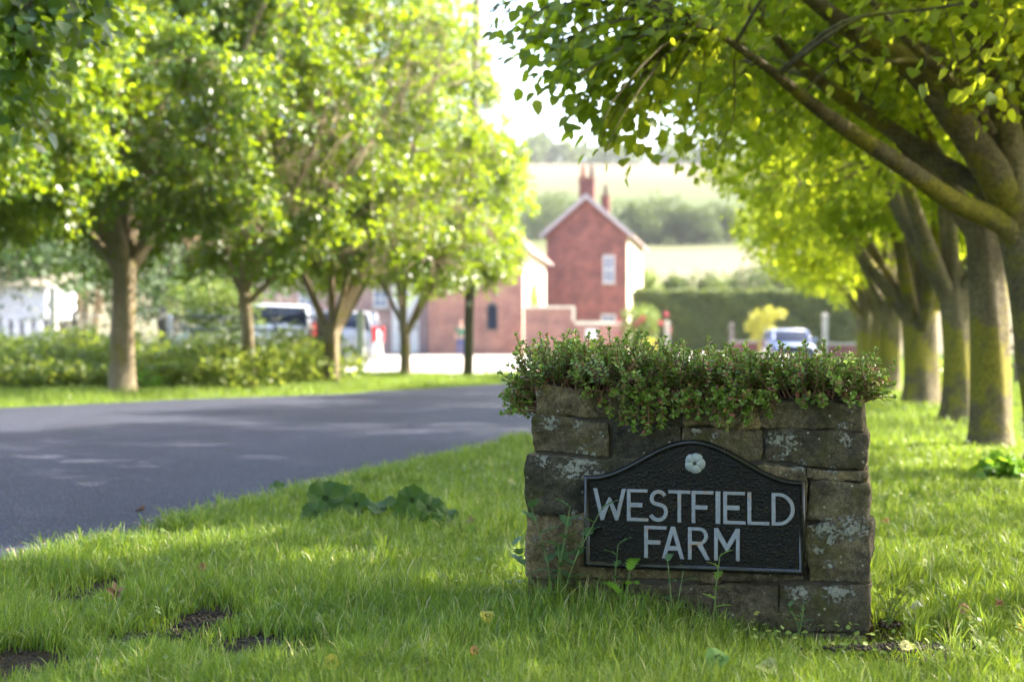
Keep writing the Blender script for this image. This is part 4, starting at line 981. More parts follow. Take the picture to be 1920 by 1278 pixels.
weed('broad_weed', 'small narrow leaved weed below the sign under the letter A', 1268, 1120, .23, 2, M['mugwort'], 6, 'broad', .065, .2, -.09)
weed('mugwort', 'upright scalloped sprig overlapping the sign rim under the letter M', 1352, 1100, .25, 1, M['sedum'], 8, ls=.06, spread=.03)
weed('mugwort', 'tiny feathery weed against the bottom stone right of the sign', 1500, 1120, .10, 2, M['mugwort'], 12, ls=.035, spread=.2)
weed('mugwort', 'dark feathery weed at the right foot of the stone wall', 1665, 1100, .14, 4, M['weed'], 10, ls=.05, spread=.3, ypl=.12)

# round lobed leaves of the big verge plant
M['butter'] = leafmat('round_weed_leaf', [(0, (.035, .075, .02)), (1, (.05, .10, .02))], (.10, .20, .02), .3, .55, .2)
bp = thing('butterbur_plant', 'low clump of big dark rounded leaves in the grass beside the road', 'plant', (-.75, 7.35, 0))
def round_leaf(c, r_, nrm_, seed):
    rs = np.random.RandomState(seed); nrm_ = norm(nrm_); A = norm(np.cross(nrm_, [0.2, 1, .1])); B = np.cross(nrm_, A)
    V = [np.array(c)]; n = 40; rings = 6; a0 = rs.rand()*6
    for k in range(1, rings+1):
        for i in range(n):
            a_ = i/n*2*math.pi; notch = 1-.55*math.exp(-((a_-math.pi)/.22)**2); rr = r_*k/rings*(notch if k > 1 else 1)*(1+.05*math.cos(a_*11)*(k/rings)**3)
            hh = .16*r_*(k/rings)**1.5*math.sin(a_*5+a0)+.20*r_*(k/rings)**2+.03*r_*math.cos(a_*12)
            V.append(np.array(c)+A*math.cos(a_)*rr+B*math.sin(a_)*rr+nrm_*hh)
    F4 = [(1+k*n+i, 1+k*n+(i+1) % n, 1+(k+1)*n+(i+1) % n, 1+(k+1)*n+i) for k in range(rings-1) for i in range(n)]
    F3 = [(0, 1+i, 1+(i+1) % n) for i in range(n)]
    return npmesh('leaf', np.array(V), [np.array(F4), np.array(F3)], True, [M['butter']])
bl = np.array([-.75, 7.35, 0])
for k, (px, py, Y_, r_, nv) in enumerate([(610,944,7.5,.075,(.3,-.8,.6)),(645,948,7.6,.07,(-.5,-.7,.6)),(668,956,7.4,.05,(.1,-1,.5)),(720,964,7.4,.085,(0,-.15,1)),(590,972,7.3,.055,(-.3,-.6,.6)),
       (772,948,7.5,.06,(.1,-.9,.4)),(805,962,7.35,.055,(.3,-.7,.6)),(762,975,7.25,.05,(-.2,-.9,.3)),(838,976,7.2,.05,(.4,-.3,.9)),(812,996,7.1,.045,(0,-1,.3)),(786,990,7.1,.045,(-.4,-.8,.4)),(520,922,8.6,.035,(0,-.5,1)),(850,992,7.1,.035,(.5,-.4,.6))]):
    c = W(px, py-10, Y_)-bl; obj('leaf', round_leaf(c, r_*1.35, nv, k), bp)
mb = MB()
for (p1, p2) in [((640,968,7.4),(745,966,7.3)),((745,966,7.3),(700,985,7.2)),((745,966,7.3),(810,975,7.2)),((800,972,7.3),(850,990,7.1)),((610,950,7.5),(660,970,7.4)),((770,955,7.4),(760,985,7.3))]:
    a_ = W(*p1)-bl; b_ = W(*p2)-bl; mb.tube([a_, (a_+b_)/2+np.array([0, 0, .006]), b_], .003, 6)
mb.build('stalks', M['weed_stem'], bp, True)

# fallen leaves
def fallen(label, px, py, r_, col, lift=.05, nv=(0, -.45, 1), lobed=False, seed=0):
    lift += .02; r_ *= 1.25; Yb = FPX*(1-lift)/(py-HY); c = W(px, py, Yb); rs = np.random.RandomState(seed)
    mt = leafmat('fallen_leaf', [(0, tuple(x*.8 for x in col)), (1, col)], tuple(x*.7 for x in col), .2, .7)
    nrm_ = norm(np.array(nv, float)+rs.normal(0, .15, 3)); A = norm(np.cross(nrm_, [rs.normal(0, 1), 1, .1])); B = np.cross(nrm_, A)
    V = [np.zeros(3)]; n = 30
    for k in (1, 2, 3):
        for i in range(n):
            a_ = i/n*2*math.pi; rr = r_*k/3*((.35+.65*abs(math.cos(a_*2.5))**1.6*(.7+.3*math.cos(a_))) if lobed else (.8+.2*math.cos(a_)+.04*math.cos(a_*9)))
            V.append(A*math.cos(a_)*rr+B*math.sin(a_)*rr*.85+nrm_*((.5*r_*abs(math.sin(a_))*k/3 if lobed else 0)+.25*r_*(k/3)**2*math.sin(a_*2+seed)+.02*r_*math.cos(a_*7)))
    F4 = [(1+k*n+i, 1+k*n+(i+1) % n, 1+(k+1)*n+(i+1) % n, 1+(k+1)*n+i) for k in range(2) for i in range(n)]
    o = obj('fallen_leaf', npmesh('fallen_leaf', np.array(V), [np.array(F4), np.array([(0, 1+i, 1+(i+1) % n) for i in range(n)])], True, [mt]))
    o.location = tuple(c); tag(o, label, 'leaf', 'fallen leaves on the grass')
FL = [('curled brown lobed leaf standing in the grass at lower left',217,1112,.035,(.26,.15,.08),.06,(0,-1,.4),True),
 ('small orange leaf upright in the grass right of the brown curled one',380,1060,.018,(.34,.22,.08),.05,(0,-1,.2),False),
 ('pale green round leaf in the grass left of centre',566,1104,.022,(.22,.30,.10),.05,(0,-.5,1),False),
 ('yellow leaf with a brown spot in the grass left of the sign wall',914,1152,.028,(.42,.38,.06),.06,(.1,-.7,.8),False),
 ('blurred bright yellow leaf near the bottom edge',622,1244,.028,(.55,.45,.05),.05,(0,-.7,.8),False),
 ('pinkish brown scrap of leaf right of the big rounded leaves',882,978,.028,(.30,.19,.13),.06,(.3,-1,.4),True),
 ('pale dry leaf in the grass right of the sign wall foot',1722,1134,.026,(.48,.50,.42),.03,(0,-.4,1),False),
 ('cream leaf in the lawn between wall and right hand trees',1742,1060,.030,(.50,.50,.28),.03,(0,-.8,.6),False),
 ('large pale yellow green leaf at the bottom edge under the sign',1440,1246,.035,(.36,.38,.14),.06,(0,-.5,1),False),
 ('broad green leaf beside the large pale one at the bottom edge',1350,1232,.035,(.12,.24,.05),.07,(0,-.6,.8),False),
 ('crumpled pale yellow leaf near the right foot of the wall',1704,1211,.022,(.45,.42,.16),.04,(0,-.5,.9),False),
 ('small orange yellow leaf at the right edge of the frame',1915,1174,.018,(.60,.42,.06),.03,(0,-.6,.8),False),
 ('cream yellow leaf in the grass by the upper left wall edge',960,903,.030,(.50,.46,.20),.06,(0,-.7,.7),False),
 ('orange leaf lying beyond the right side of the wall',1661,978,.026,(.50,.26,.08),.05,(0,-.6,.8),True),
 ('pale grey curled leaf far behind the wall on the right lawn',1698,927,.036,(.55,.53,.46),.03,(0,-.5,.9),False),
 ('reddish brown leaf on the lawn below the nearest trunk',1875,1130,.020,(.30,.14,.08),.03,(0,-.7,.7),True),
 ('tan leaf on the lawn left of the reddish brown one',1812,1140,.022,(.32,.18,.10),.03,(0,-.5,.8),False),
 ('brown leaf low in the grass left of the bright yellow one',890,1220,.014,(.42,.22,.06),.06,(0,-1,.3),False),
 ('tan leaf lying on the road edge',655,885,.035,(.40,.30,.22),.01,(0,-.2,1),False),
 ('dark brown leaf at the tarmac edge beyond the sunlit tuft',265,957,.030,(.16,.08,.05),.01,(0,-.2,1),True)]
for k, f in enumerate(FL): fallen(f[0], f[1], f[2], f[3], f[4], f[5], f[6], f[7], k)

# sucker shoots
def shoots(label, px, py, r_, seed, mat='bright_weed', h=.45):
    Yb = FPX/(py-HY); rs = np.random.RandomState(seed); c = W(px, py, Yb)
    bush('sucker_shoot', label, 'shoot', (c[0], c[1], 0), [(rs.normal(0, r_*.5), rs.normal(0, r_*.4), h*rs.uniform(.4, .8), r_*.6, r_*.6, h*.25) for _ in range(5)], 110, .09, M[mat], 'leafy shoots at the tree feet', 'heart', True, seed, stemmat=M['weed_stem'])
shoots('bright yellow green shoots beside the foot of the thickest left trunk', 285, 736, .25, 1)
shoots('bright shoots at the foot of the nearest right trunk', 1878, 905, .12, 2, h=.2)
shoots('yellow green shoots right of the stout low forked lime tree', 1762, 752, .22, 3, 'yellow_leaf', h=.6)

# ------------------------------------------------------------------ background: buildings
def gable_house(name, label, loc, rz, Wd, L, eav, ridge, wallm, sidem, roofm):
    th = thing(name, label, 'building', loc, rz)
    MB().prism([(0, 0), (Wd, 0), (Wd, eav), (Wd/2, ridge), (0, eav)], 0, .3).build('gable_wall', wallm, th)
    MB().prism([(0, 0), (Wd, 0), (Wd, eav), (Wd/2, ridge), (0, eav)], L-.3, L).build('rear_wall', wallm, th)
    MB().box(Wd-.3, Wd-.003, .302, L-.302, 0, eav).build('side_wall', sidem, th)
    MB().box(.003, .3, .302, L-.302, 0, eav).build('side_wall', wallm, th)
    sl_ = (ridge-eav)/(Wd/2); ov = .35; tk = .16
    rf_ = MB().prism([(-ov, eav-ov*sl_), (Wd/2, ridge), (Wd+ov, eav-ov*sl_), (Wd+ov, eav-ov*sl_+tk), (Wd/2, ridge+tk), (-ov, eav-ov*sl_+tk)], -.3, L+.3).build('roof', roofm, th)
    bb = MB().prism([(-ov-.02, eav-ov*sl_-.16), (Wd/2, ridge-.16), (Wd+ov+.02, eav-ov*sl_-.16), (Wd+ov+.02, eav-ov*sl_+tk+.02), (Wd/2, ridge+tk+.04), (-ov-.02, eav-ov*sl_+tk+.02)], -.36, -.305).build('bargeboard', M['barge'], th)
    g_ = MB(); g_.tube([(Wd+ov+.05, -.3, eav-ov*sl_), (Wd+ov+.05, L+.3, eav-ov*sl_)], .06, 8).build('gutter', M['barge'], th)
    return th, rf_
M['barge'] = simple('pinkish_white_paint', (.42, .37, .37), (.34, .30, .30), 2, .6)
def window(th, x, z, w_, h, wall_y=0, mat_frame=None):
    fr = MB(); t_ = .07
    fr.box(x, x+w_, wall_y-.05, wall_y-.004, z, z+t_).box(x, x+w_, wall_y-.05, wall_y-.004, z+h-t_, z+h).box(x, x+t_, wall_y-.05, wall_y-.004, z+t_, z+h-t_).box(x+w_-t_, x+w_, wall_y-.05, wall_y-.004, z+t_, z+h-t_)
    fr.box(x+w_/2-.025, x+w_/2+.025, wall_y-.045, wall_y-.004, z+t_, z+h-t_).box(x+t_, x+w_/2-.025, wall_y-.043, wall_y-.004, z+h/2-.03, z+h/2+.03).box(x+w_/2+.025, x+w_-t_, wall_y-.043, wall_y-.004, z+h/2-.03, z+h/2+.03)
    f = fr.build('window', mat_frame or M['white_paint'], th)
    MB().box(x+t_, x+w_-t_, wall_y-.02, wall_y-.006, z+t_, z+h-t_).build('pane', M['pale_pane'], f)
    MB().box(x-.08, x+w_+.08, wall_y-.12, wall_y-.004, z-.1, z-.003).build('sill', M['stone_trim'], f)
    return f
fh, rf_ = gable_house('farmhouse', 'tall red brick farmhouse with white gable boards and chimneys', (2.3, 95.3, 0), R(-9), 5.4, 16, 7.95, 10.3, M['brick'], M['pale_render'], M['tile'])
px2x = lambda px, Y_: (px-960)/FPX*Y_
wnd = window(fh, 3.82, 4.55, .76, 1.80)
MB().box(3.76, 4.64, -.06, -.004, 6.36, 6.54).build('lintel', M['brick_orange'], wnd)
window(fh, 3.7, 1.35, .95, 1.1)
# slender side windows on the sunlit flank
for y_ in (3.5, 8, 12):
    f = MB().box(5.402, 5.45, y_, y_+.9, 4.5, 6.1).build('window', M['white_paint'], fh); MB().box(5.452, 5.462, y_+.08, y_+.82, 4.58, 6.02).build('pane', M['dark_glass'], f)
def chimney(par, x, y, z0, w_, d_, h, pots):
    c = MB().box(x-w_/2, x+w_/2, y-d_/2, y+d_/2, z0, z0+h-.003).build('chimney', M['brick'], par)
    MB().box(x-w_/2-.06, x+w_/2+.06, y-d_/2-.06, y+d_/2+.06, z0+h, z0+h+.14).build('chimney_cap', M['brick_orange'], c)
    for (dx, m_, ph) in pots: MB().tube([(x+dx, y, z0+h+.14), (x+dx, y, z0+h+.14+ph*.8), (x+dx, y, z0+h+.14+ph)], [.15, .12, .15], 10).build('chimney_pot', m_, c, True)
M['pot_red'] = simple('terracotta', (.38, .14, .07), None, 6, .8); M['pot_dark'] = simple('dark_pot', (.12, .07, .06), None, 6, .8)
chimney(rf_, 2.62, 1.2, 9.6, 1.05, .7, 1.95, [(-.28, M['pot_red'], .85), (.3, M['pot_dark'], .85)])
chimney(rf_, 3.15, 9, 9.5, .6, .6, 1.6, [(0, M['pot_dark'], .8)])
ob, rf2 = gable_house('brick_outbuilding', 'red brick gabled outbuilding with a cream rendered sunlit side wall', (-4.5, 76.6, 0), R(-6), 5.1, 15.6, 5.9, 8.2, M['brick_orange'], M['pale_render'], M['tile'])
# arched window in its gable
xw = 3.15; pts = [(xw, 1.3), (xw+.62, 1.3), (xw+.62, 2.45)]+[(xw+.31+.31*math.cos(R(a_)), 2.45+.36*math.sin(R(a_))) for a_ in range(20, 180, 20)]+[(xw, 2.45)]
af = MB().prism(pts, -.03, -.004).build('window', M['wood_post'], ob)
pts2 = [(xw+.31+(x-xw-.31)*.8, 1.95+(z-1.95)*.88) for x, z in pts]
MB().prism(pts2, -.045, -.032).build('pane', M['dark_glass'], af)
# climber on the cream wall
bush('wall_climber', 'green climbing plant on the cream side wall of the outbuilding', 'plant', (1.25, 80.2, 0), [(0, 0, 3.2, .2, 1.2, .5), (.1, 1.0, 2.7, .2, 1.2, .5), (.0, -.3, 4.2, .15, .4, .8)], 900, .14, M['rose_leaf'], seed=51)
# long barn at left
bn = thing('long_barn', 'long pinkish brick barn with tiled roof and tall pale doors', 'building', (-17, 80, 0), 0)
def bar(px): return px2x(px, 80)+17
MB().box(0, bar(762), 0, .3, 0, 5.0).build('front_wall', M['brick_pale'], bn)
MB().box(bar(762), bar(853), .004, .3, 4.0, 5.0).build('front_wall', M['brick_pale'], bn)
MB().box(bar(853), 12.6, 0, .3, 0, 5.0).build('front_wall', M['brick'], bn)
MB().box(bar(762), 12.4, .6, .7, 0, 4.5).build('barn_interior', M['pot_dark'], bn)  # dark board close behind the doorway, coloured for the dim inside
MB().prism([(0, 0)]*0+[(0, 5.0), (12.8, 5.0), (12.8, 5.16), (0, 5.16)], -.3, .3).build('eaves_board', M['barge'], bn)
MB().add([(-.3, -.35, 5.17), (13, -.35, 5.17), (13, 5, 8.2), (-.3, 5, 8.2), (-.3, -.35, 5.3), (13, -.35, 5.3), (13, 5, 8.35), (-.3, 5, 8.35)], [[3,2,1,0],[4,5,6,7],[0,1,5,4],[1,2,6,5],[2,3,7,6],[3,0,4,7]]).build('roof', M['tile'], bn)
M['door_pink'] = simple('pinkish_door_boards', (.42, .33, .33), (.34, .26, .26), 4, .8); M['door_white'] = simple('white_door_boards', (.74, .71, .66), (.64, .61, .57), 4, .7)  # pinkish tone is the pale door boarding darkened for its shaded leaf
def leafdoor(px0, y0, px1, y1, mt):
    x0, x1 = px2x(px0, 80+y0)+17, px2x(px1, 80+y1)+17; d = np.array([x1-x0, y1-y0]); L = np.linalg.norm(d); d = d/L; nn_ = np.array([-d[1], d[0]])*.05
    mb = MB(); nb = 7
    for k in range(nb):
        a_ = np.array([x0, y0])+d*L*(k+.02)/nb; b_ = np.array([x0, y0])+d*L*(k+.98)/nb; q = [a_-nn_, b_-nn_, b_+nn_, a_+nn_]
        mb.add([(*c, .1) for c in q]+[(*c, 3.85) for c in q], [[3,2,1,0],[4,5,6,7],[0,1,5,4],[1,2,6,5],[2,3,7,6],[3,0,4,7]])
    dd = mb.build('barn_door', mt, bn)
    c = np.array([x0, y0])+d*L*.9-nn_*2.2
    MB().box(c[0]-.03, c[0]+.03, c[1]-.03, c[1]+.03, 1.3, 1.6).build('handle', M['blackmetal'], dd)
leafdoor(786, -2.4, 821, -2.0, M['door_pink']); leafdoor(822, -2.2, 851, -.1, M['door_white']); leafdoor(762, -.2, 785, -1.8, M['door_white']); leafdoor(735, -.06-.06, 750, -.12, M['door_white'])
window(bn, bar(700), 2.6, .8, 1.0); window(bn, bar(640), 2.6, .8, 1.0); window(bn, bar(560), 2.6, .8, 1.0)
# garden wall with coping
gw = thing('garden_wall', 'stepped red brick garden wall with pale coping in front of the farmhouse', 'wall', (0, 74.4, 0))
X_ = lambda px: px2x(px, 74.4)
MB().box(X_(982), X_(1075), 0, .3, 0, 2.45).box(X_(1075)+.002, X_(1163), .002, .298, 0, 1.6).build('brickwork', M['brick_orange'], gw)
MB().box(X_(982), X_(1078), -.06, .36, 2.455, 2.58).box(X_(1078)+.003, X_(1165), -.06, .36, 1.605, 1.78).box(X_(1073), X_(1078), -.07, -.004, 1.78, 2.45).build('coping', M['pale_render'], gw)
nb_ = MB().box(X_(1098), X_(1120), -.05, -.004, .85, 1.38).build('notice_board', M['white_paint']); nb_.location = (0, 74.4, 0)
tag(nb_, 'small white notice board on the brick garden wall', 'sign')
for k, (p0, p1, h, lb) in enumerate([(1372,1420,.72,'low brick wall stub left of the pale blue car'),(1552,1606,.62,'low brick wall right of the pale blue car behind the limes')]):
    x0, x1 = px2x(p0, 62), px2x(p1, 62); lw = thing('low_wall', lb, 'wall', ((x0+x1)/2, 62, 0), 0, 'low brick walls by the drive'); hw = (x1-x0)/2
    MB().box(-hw, hw, -.15, .15, 0, h).build('brickwork', M['brick'], lw); MB().box(-hw-.04, hw+.04, -.2, .2, h+.003, h+.09).build('coping', M['stone_trim'], lw)
for k, (px, Y_, top, r_, mt, lb) in enumerate([(1547,66,1.9,.11,'stone_trim','pale square post right of the blue car behind the limes'),(1251,70,1.6,.13,'stone_trim','pale slim post at the left end of the hedge drive'),(1372,70,1.5,.11,'pole_wood','dark gate post in front of the hedge centre')]):
    o = MB().box(-r_, r_, -r_, r_, 0, top).box(-r_-.05, r_+.05, -r_-.05, r_+.05, top+.002, top+.08).add([(-r_,-r_,top+.08),(r_,-r_,top+.08),(r_,r_,top+.08),(-r_,r_,top+.08),(0,0,top+.2)], [[0,1,4],[1,2,4],[2,3,4],[3,0,4],[3,2,1,0]]).build('gate_post', M[mt]); o.location = (px2x(px, Y_), Y_, 0)
    tag(o, lb, 'post', 'gate posts along the drive')
# hedge
hd = thing('clipped_hedge', 'tall dark clipped hedge with a sunlit top beyond the drive', 'hedge', (0, 88, 0))
rs = np.random.RandomState(66); x0, x1, hh_ = px2x(1196, 88), px2x(1660, 88), 3.75
def sheet(n, fx): 
    q = fx(rs.rand(n), rs.rand(n)); return q+rs.normal(0, .06, q.shape)
lump = lambda x: .12*np.sin(x*1.3)+.08*np.sin(x*3.1)
P1 = sheet(26000, lambda a_, b_: np.stack([x0+(x1-x0)*a_, lump(x0+(x1-x0)*a_+b_*5), b_*hh_], -1)); P2 = sheet(16000, lambda a_, b_: np.stack([x0+(x1-x0)*a_, b_*3.2, hh_+lump(a_*30)*.6], -1)); P3 = sheet(2500, lambda a_, b_: np.stack([x0+0*a_, a_*3.2, b_*hh_], -1))
PP = np.concatenate([P1, P2, P3]); NN = np.concatenate([np.tile([0, -1, .3], (len(P1), 1)), np.tile([0, -.1, 1], (len(P2), 1)), np.tile([-1, 0, .3], (len(P3), 1))])
obj('foliage', leafmesh('foliage', PP, norm(rs.normal(0, 1, PP.shape)), norm(NN+rs.normal(0, .5, PP.shape)), rs.uniform(.10, .22, len(PP)), 'ovate', M['hedge_leaf']), hd)
MB().box(x0+.12, x1-.12, .14, 3.05, 0, hh_-.12).build('branches', simple('hedge_core', (.02, .03, .012), (.03, .045, .015), 3, .95), hd)  # plain dark box inside the leaf shell, coloured for its shaded depth
# garden plants
rs = np.random.RandomState(88)
Y_ = 70
rb = bush('rose_bush', 'flowering rose bush with red blooms beside the garden wall', 'bush', (px2x(1197, Y_), Y_, 0), lobes_dome(rs, 9, 1.15, .9, 2.6, .1), 3200, .13, M['rose_leaf'], seed=71)
for k in range(14):
    c = np.array([rs.normal(.75, .35), rs.normal(-.5, .3), rs.uniform(1.1, 2.3)]) if k < 7 else np.array([rs.uniform(-1.2, .6), -.8, rs.uniform(.4, 1.9)])
    n = 16; d = norm(rs.normal(0, 1, (n, 3))); Pp = c+d*.03
    obj('bloom', leafmesh('bloom', Pp, d, norm(rs.normal(0, 1, (n, 3))), .13, 'heart', M['petal']), rb)
bush('yellow_shrub', 'bright yellow green shrub in front of the dark hedge', 'bush', (px2x(1432, 72), 72, 0), [(0,0,1.2,.65,.5,1.0),(-.35,0,1.9,.4,.35,.45),(.25,0,2.1,.35,.3,.4),(.85,0,2.15,.3,.3,.25),(.1,0,.7,.75,.5,.7),(-.75,0,1.5,.25,.25,.25)], 2600, .11, M['yellow_leaf'], seed=72)
bush('yellow_shrub', 'small yellow green tuft below the rose bush', 'bush', (px2x(1215, 68), 68, 0), lobes_dome(rs, 5, .6, .5, 1.0), 1200, .1, M['yellow_leaf'], seed=73)
# hedgerow beyond the right row
for k in range(6):
    y_ = 16+k*6.5; x_ = 8.2+(y_-10)*.24+2.5
    bush('hedgerow_bush', ['hedgerow bush behind the straight right hand trunk','hedgerow bush behind the knotted right hand trunk','hedgerow bush behind the stout low forked tree','hedgerow bush between distant right hand trunks','pale hedgerow bush far along the right row','last hedgerow bush at the far end of the right row'][k], 'bush', (x_+1.2, y_, 0), lobes_dome(rs, 8, 2.2, 3.2, 2.6+.5*rs.rand()), 5200, .12, M['weed'], 'hedgerow beyond the right hand trees', seed=90+k)
# post and rail fence behind right row
pf = thing('rail_fence', 'weathered post and rail fence behind the right hand trees', 'fence', (0, 0, 0))
fp = [(6.2+(y_-12)*.245, y_) for y_ in np.arange(12, 46, 2.2)]
for (x_, y_) in fp: o = MB().box(x_-.06, x_+.06, y_-.06, y_+.06, 0, 1.25).build('post', M['wood_post'], pf)
for (a_, b_) in zip(fp[:-1], fp[1:]):
    for z_ in (.35, .75, 1.12): MB().tube([(a_[0]+.08, a_[1], z_), (b_[0]+.08, b_[1], z_)], .04, 4).build('rail', M['wood_post'], pf)

# utility pole
up = thing('utility_pole', 'tall dark wooden utility pole beside the V forked lime tree', 'pole', (-1.06, 34.2, 0))
up.rotation_euler = (0, R(1.4), 0)
MB().tube([(0, 0, -.3), (0, 0, 5), (0, 0, 10.5)], [.125, .112, .10], 14).build('shaft', M['pole_wood'], up, True)
MB().tube([(0, 0, 10.502), (0, 0, 10.56)], [.12, .05], 14).build('cap', M['blackmetal'], up, True)
MB().box(-.05, .05, -.128, -.118, 1.7, 1.85).build('number_plate', M['stone_trim'], up)

# field gate and posts
gt = thing('field_gate', 'dark metal field gate with diagonal brace in front of the white car', 'gate', (0, 33, 0))
G = lambda px: px2x(px, 33)
mb = MB()
for z_ in (.42, .62, .85, 1.15, 1.44): mb.tube([(G(325), 0, z_), (G(590), 0, z_)], .028, 8)
for px in (327, 420, 588): mb.tube([(G(px), 0, .40), (G(px), 0, 1.46)], .03, 8)
mb.tube([(G(327), -.05, 1.40), (G(420), -.05, .5)], .025, 8).tube([(G(588), -.05, .5), (G(500), -.05, 1.40)], .025, 8)
mb.build('gate_frame', M['blackmetal'], gt, True)
for k, (px, Y_, top, r_, mt, lb) in enumerate([(305,33,1.62,.09,'wood_post','dark wooden hanging post at the left end of the field gate'),(318,33.6,1.45,.07,'white_paint','pale post just behind the left end of the field gate'),(600,33,1.6,.09,'wood_post','wooden post at the right end of the field gate'),(676,36,1.6,.09,'white_paint','pale gate post between the cars and the barn'),(100,44,2.5,.11,'stone_trim','thick pale sunlit post beside the shed'),(140,31,1.5,.06,'wood_post','thin brown stake in the weeds left of the thickest trunk')]):
    o = MB().box(-r_, r_, -r_, r_, 0, top).add([(-r_,-r_,top+.001),(r_,-r_,top+.001),(r_,r_,top+.001),(-r_,r_,top+.001),(0,0,top+.08)], [[0,1,4],[1,2,4],[2,3,4],[3,0,4],[3,2,1,0]]).build('fence_post', M[mt]); o.location = (px2x(px, Y_), Y_, 0)
    tag(o, lb, 'post', 'posts behind the left row of trees')
bush('elder_bush', 'pale blossoming bush between the thickest trunk and the field gate', 'bush', (px2x(405, 37), 37, 0), lobes_dome(np.random.RandomState(4), 9, 1.3, 1.0, 2.6, .2), 3800, .12, M['rose_leaf'], seed=94)
# pale shed
sh = thing('timber_shed', 'pale timber shed with a boarded front at the left edge', 'shed', (px2x(-60, 50), 50, 0))
M['shed'] = simple('pale_blue_boards', (.50, .52, .60), (.42, .44, .52), 3, .7)
ws = px2x(85, 50)-px2x(-60, 50)
MB().box(0, ws, 0, .1, 1.6, 2.7).build('upper_boards', M['shed'], sh)
mb = MB()
for k in range(7): mb.box(k*ws/7+.02, (k+1)*ws/7-.13, .0, .08, .05, 1.596)
mb.build('slat_panel', M['shed'], sh)
MB().box(0, ws, .6, .7, 0, 1.58).build('rear_boards', simple('shed_inside', (.15, .16, .22), None, 3, .8), sh)  # boards behind the slats, coloured darker for the shade inside
MB().box(.0, ws-.003, .12, 3.5, 1.62, 2.69).build('side_boards', M['shed'], sh)
MB().add([(-.2,-.25,2.705),(ws+.2,-.25,2.705),(ws+.2,3.7,3.3),(-.2,3.7,3.3),(-.2,-.25,2.78),(ws+.2,-.25,2.78),(ws+.2,3.7,3.38),(-.2,3.7,3.38)], [[3,2,1,0],[4,5,6,7],[0,1,5,4],[1,2,6,5],[2,3,7,6],[3,0,4,7]]).build('roof', M['stone_trim'], sh)

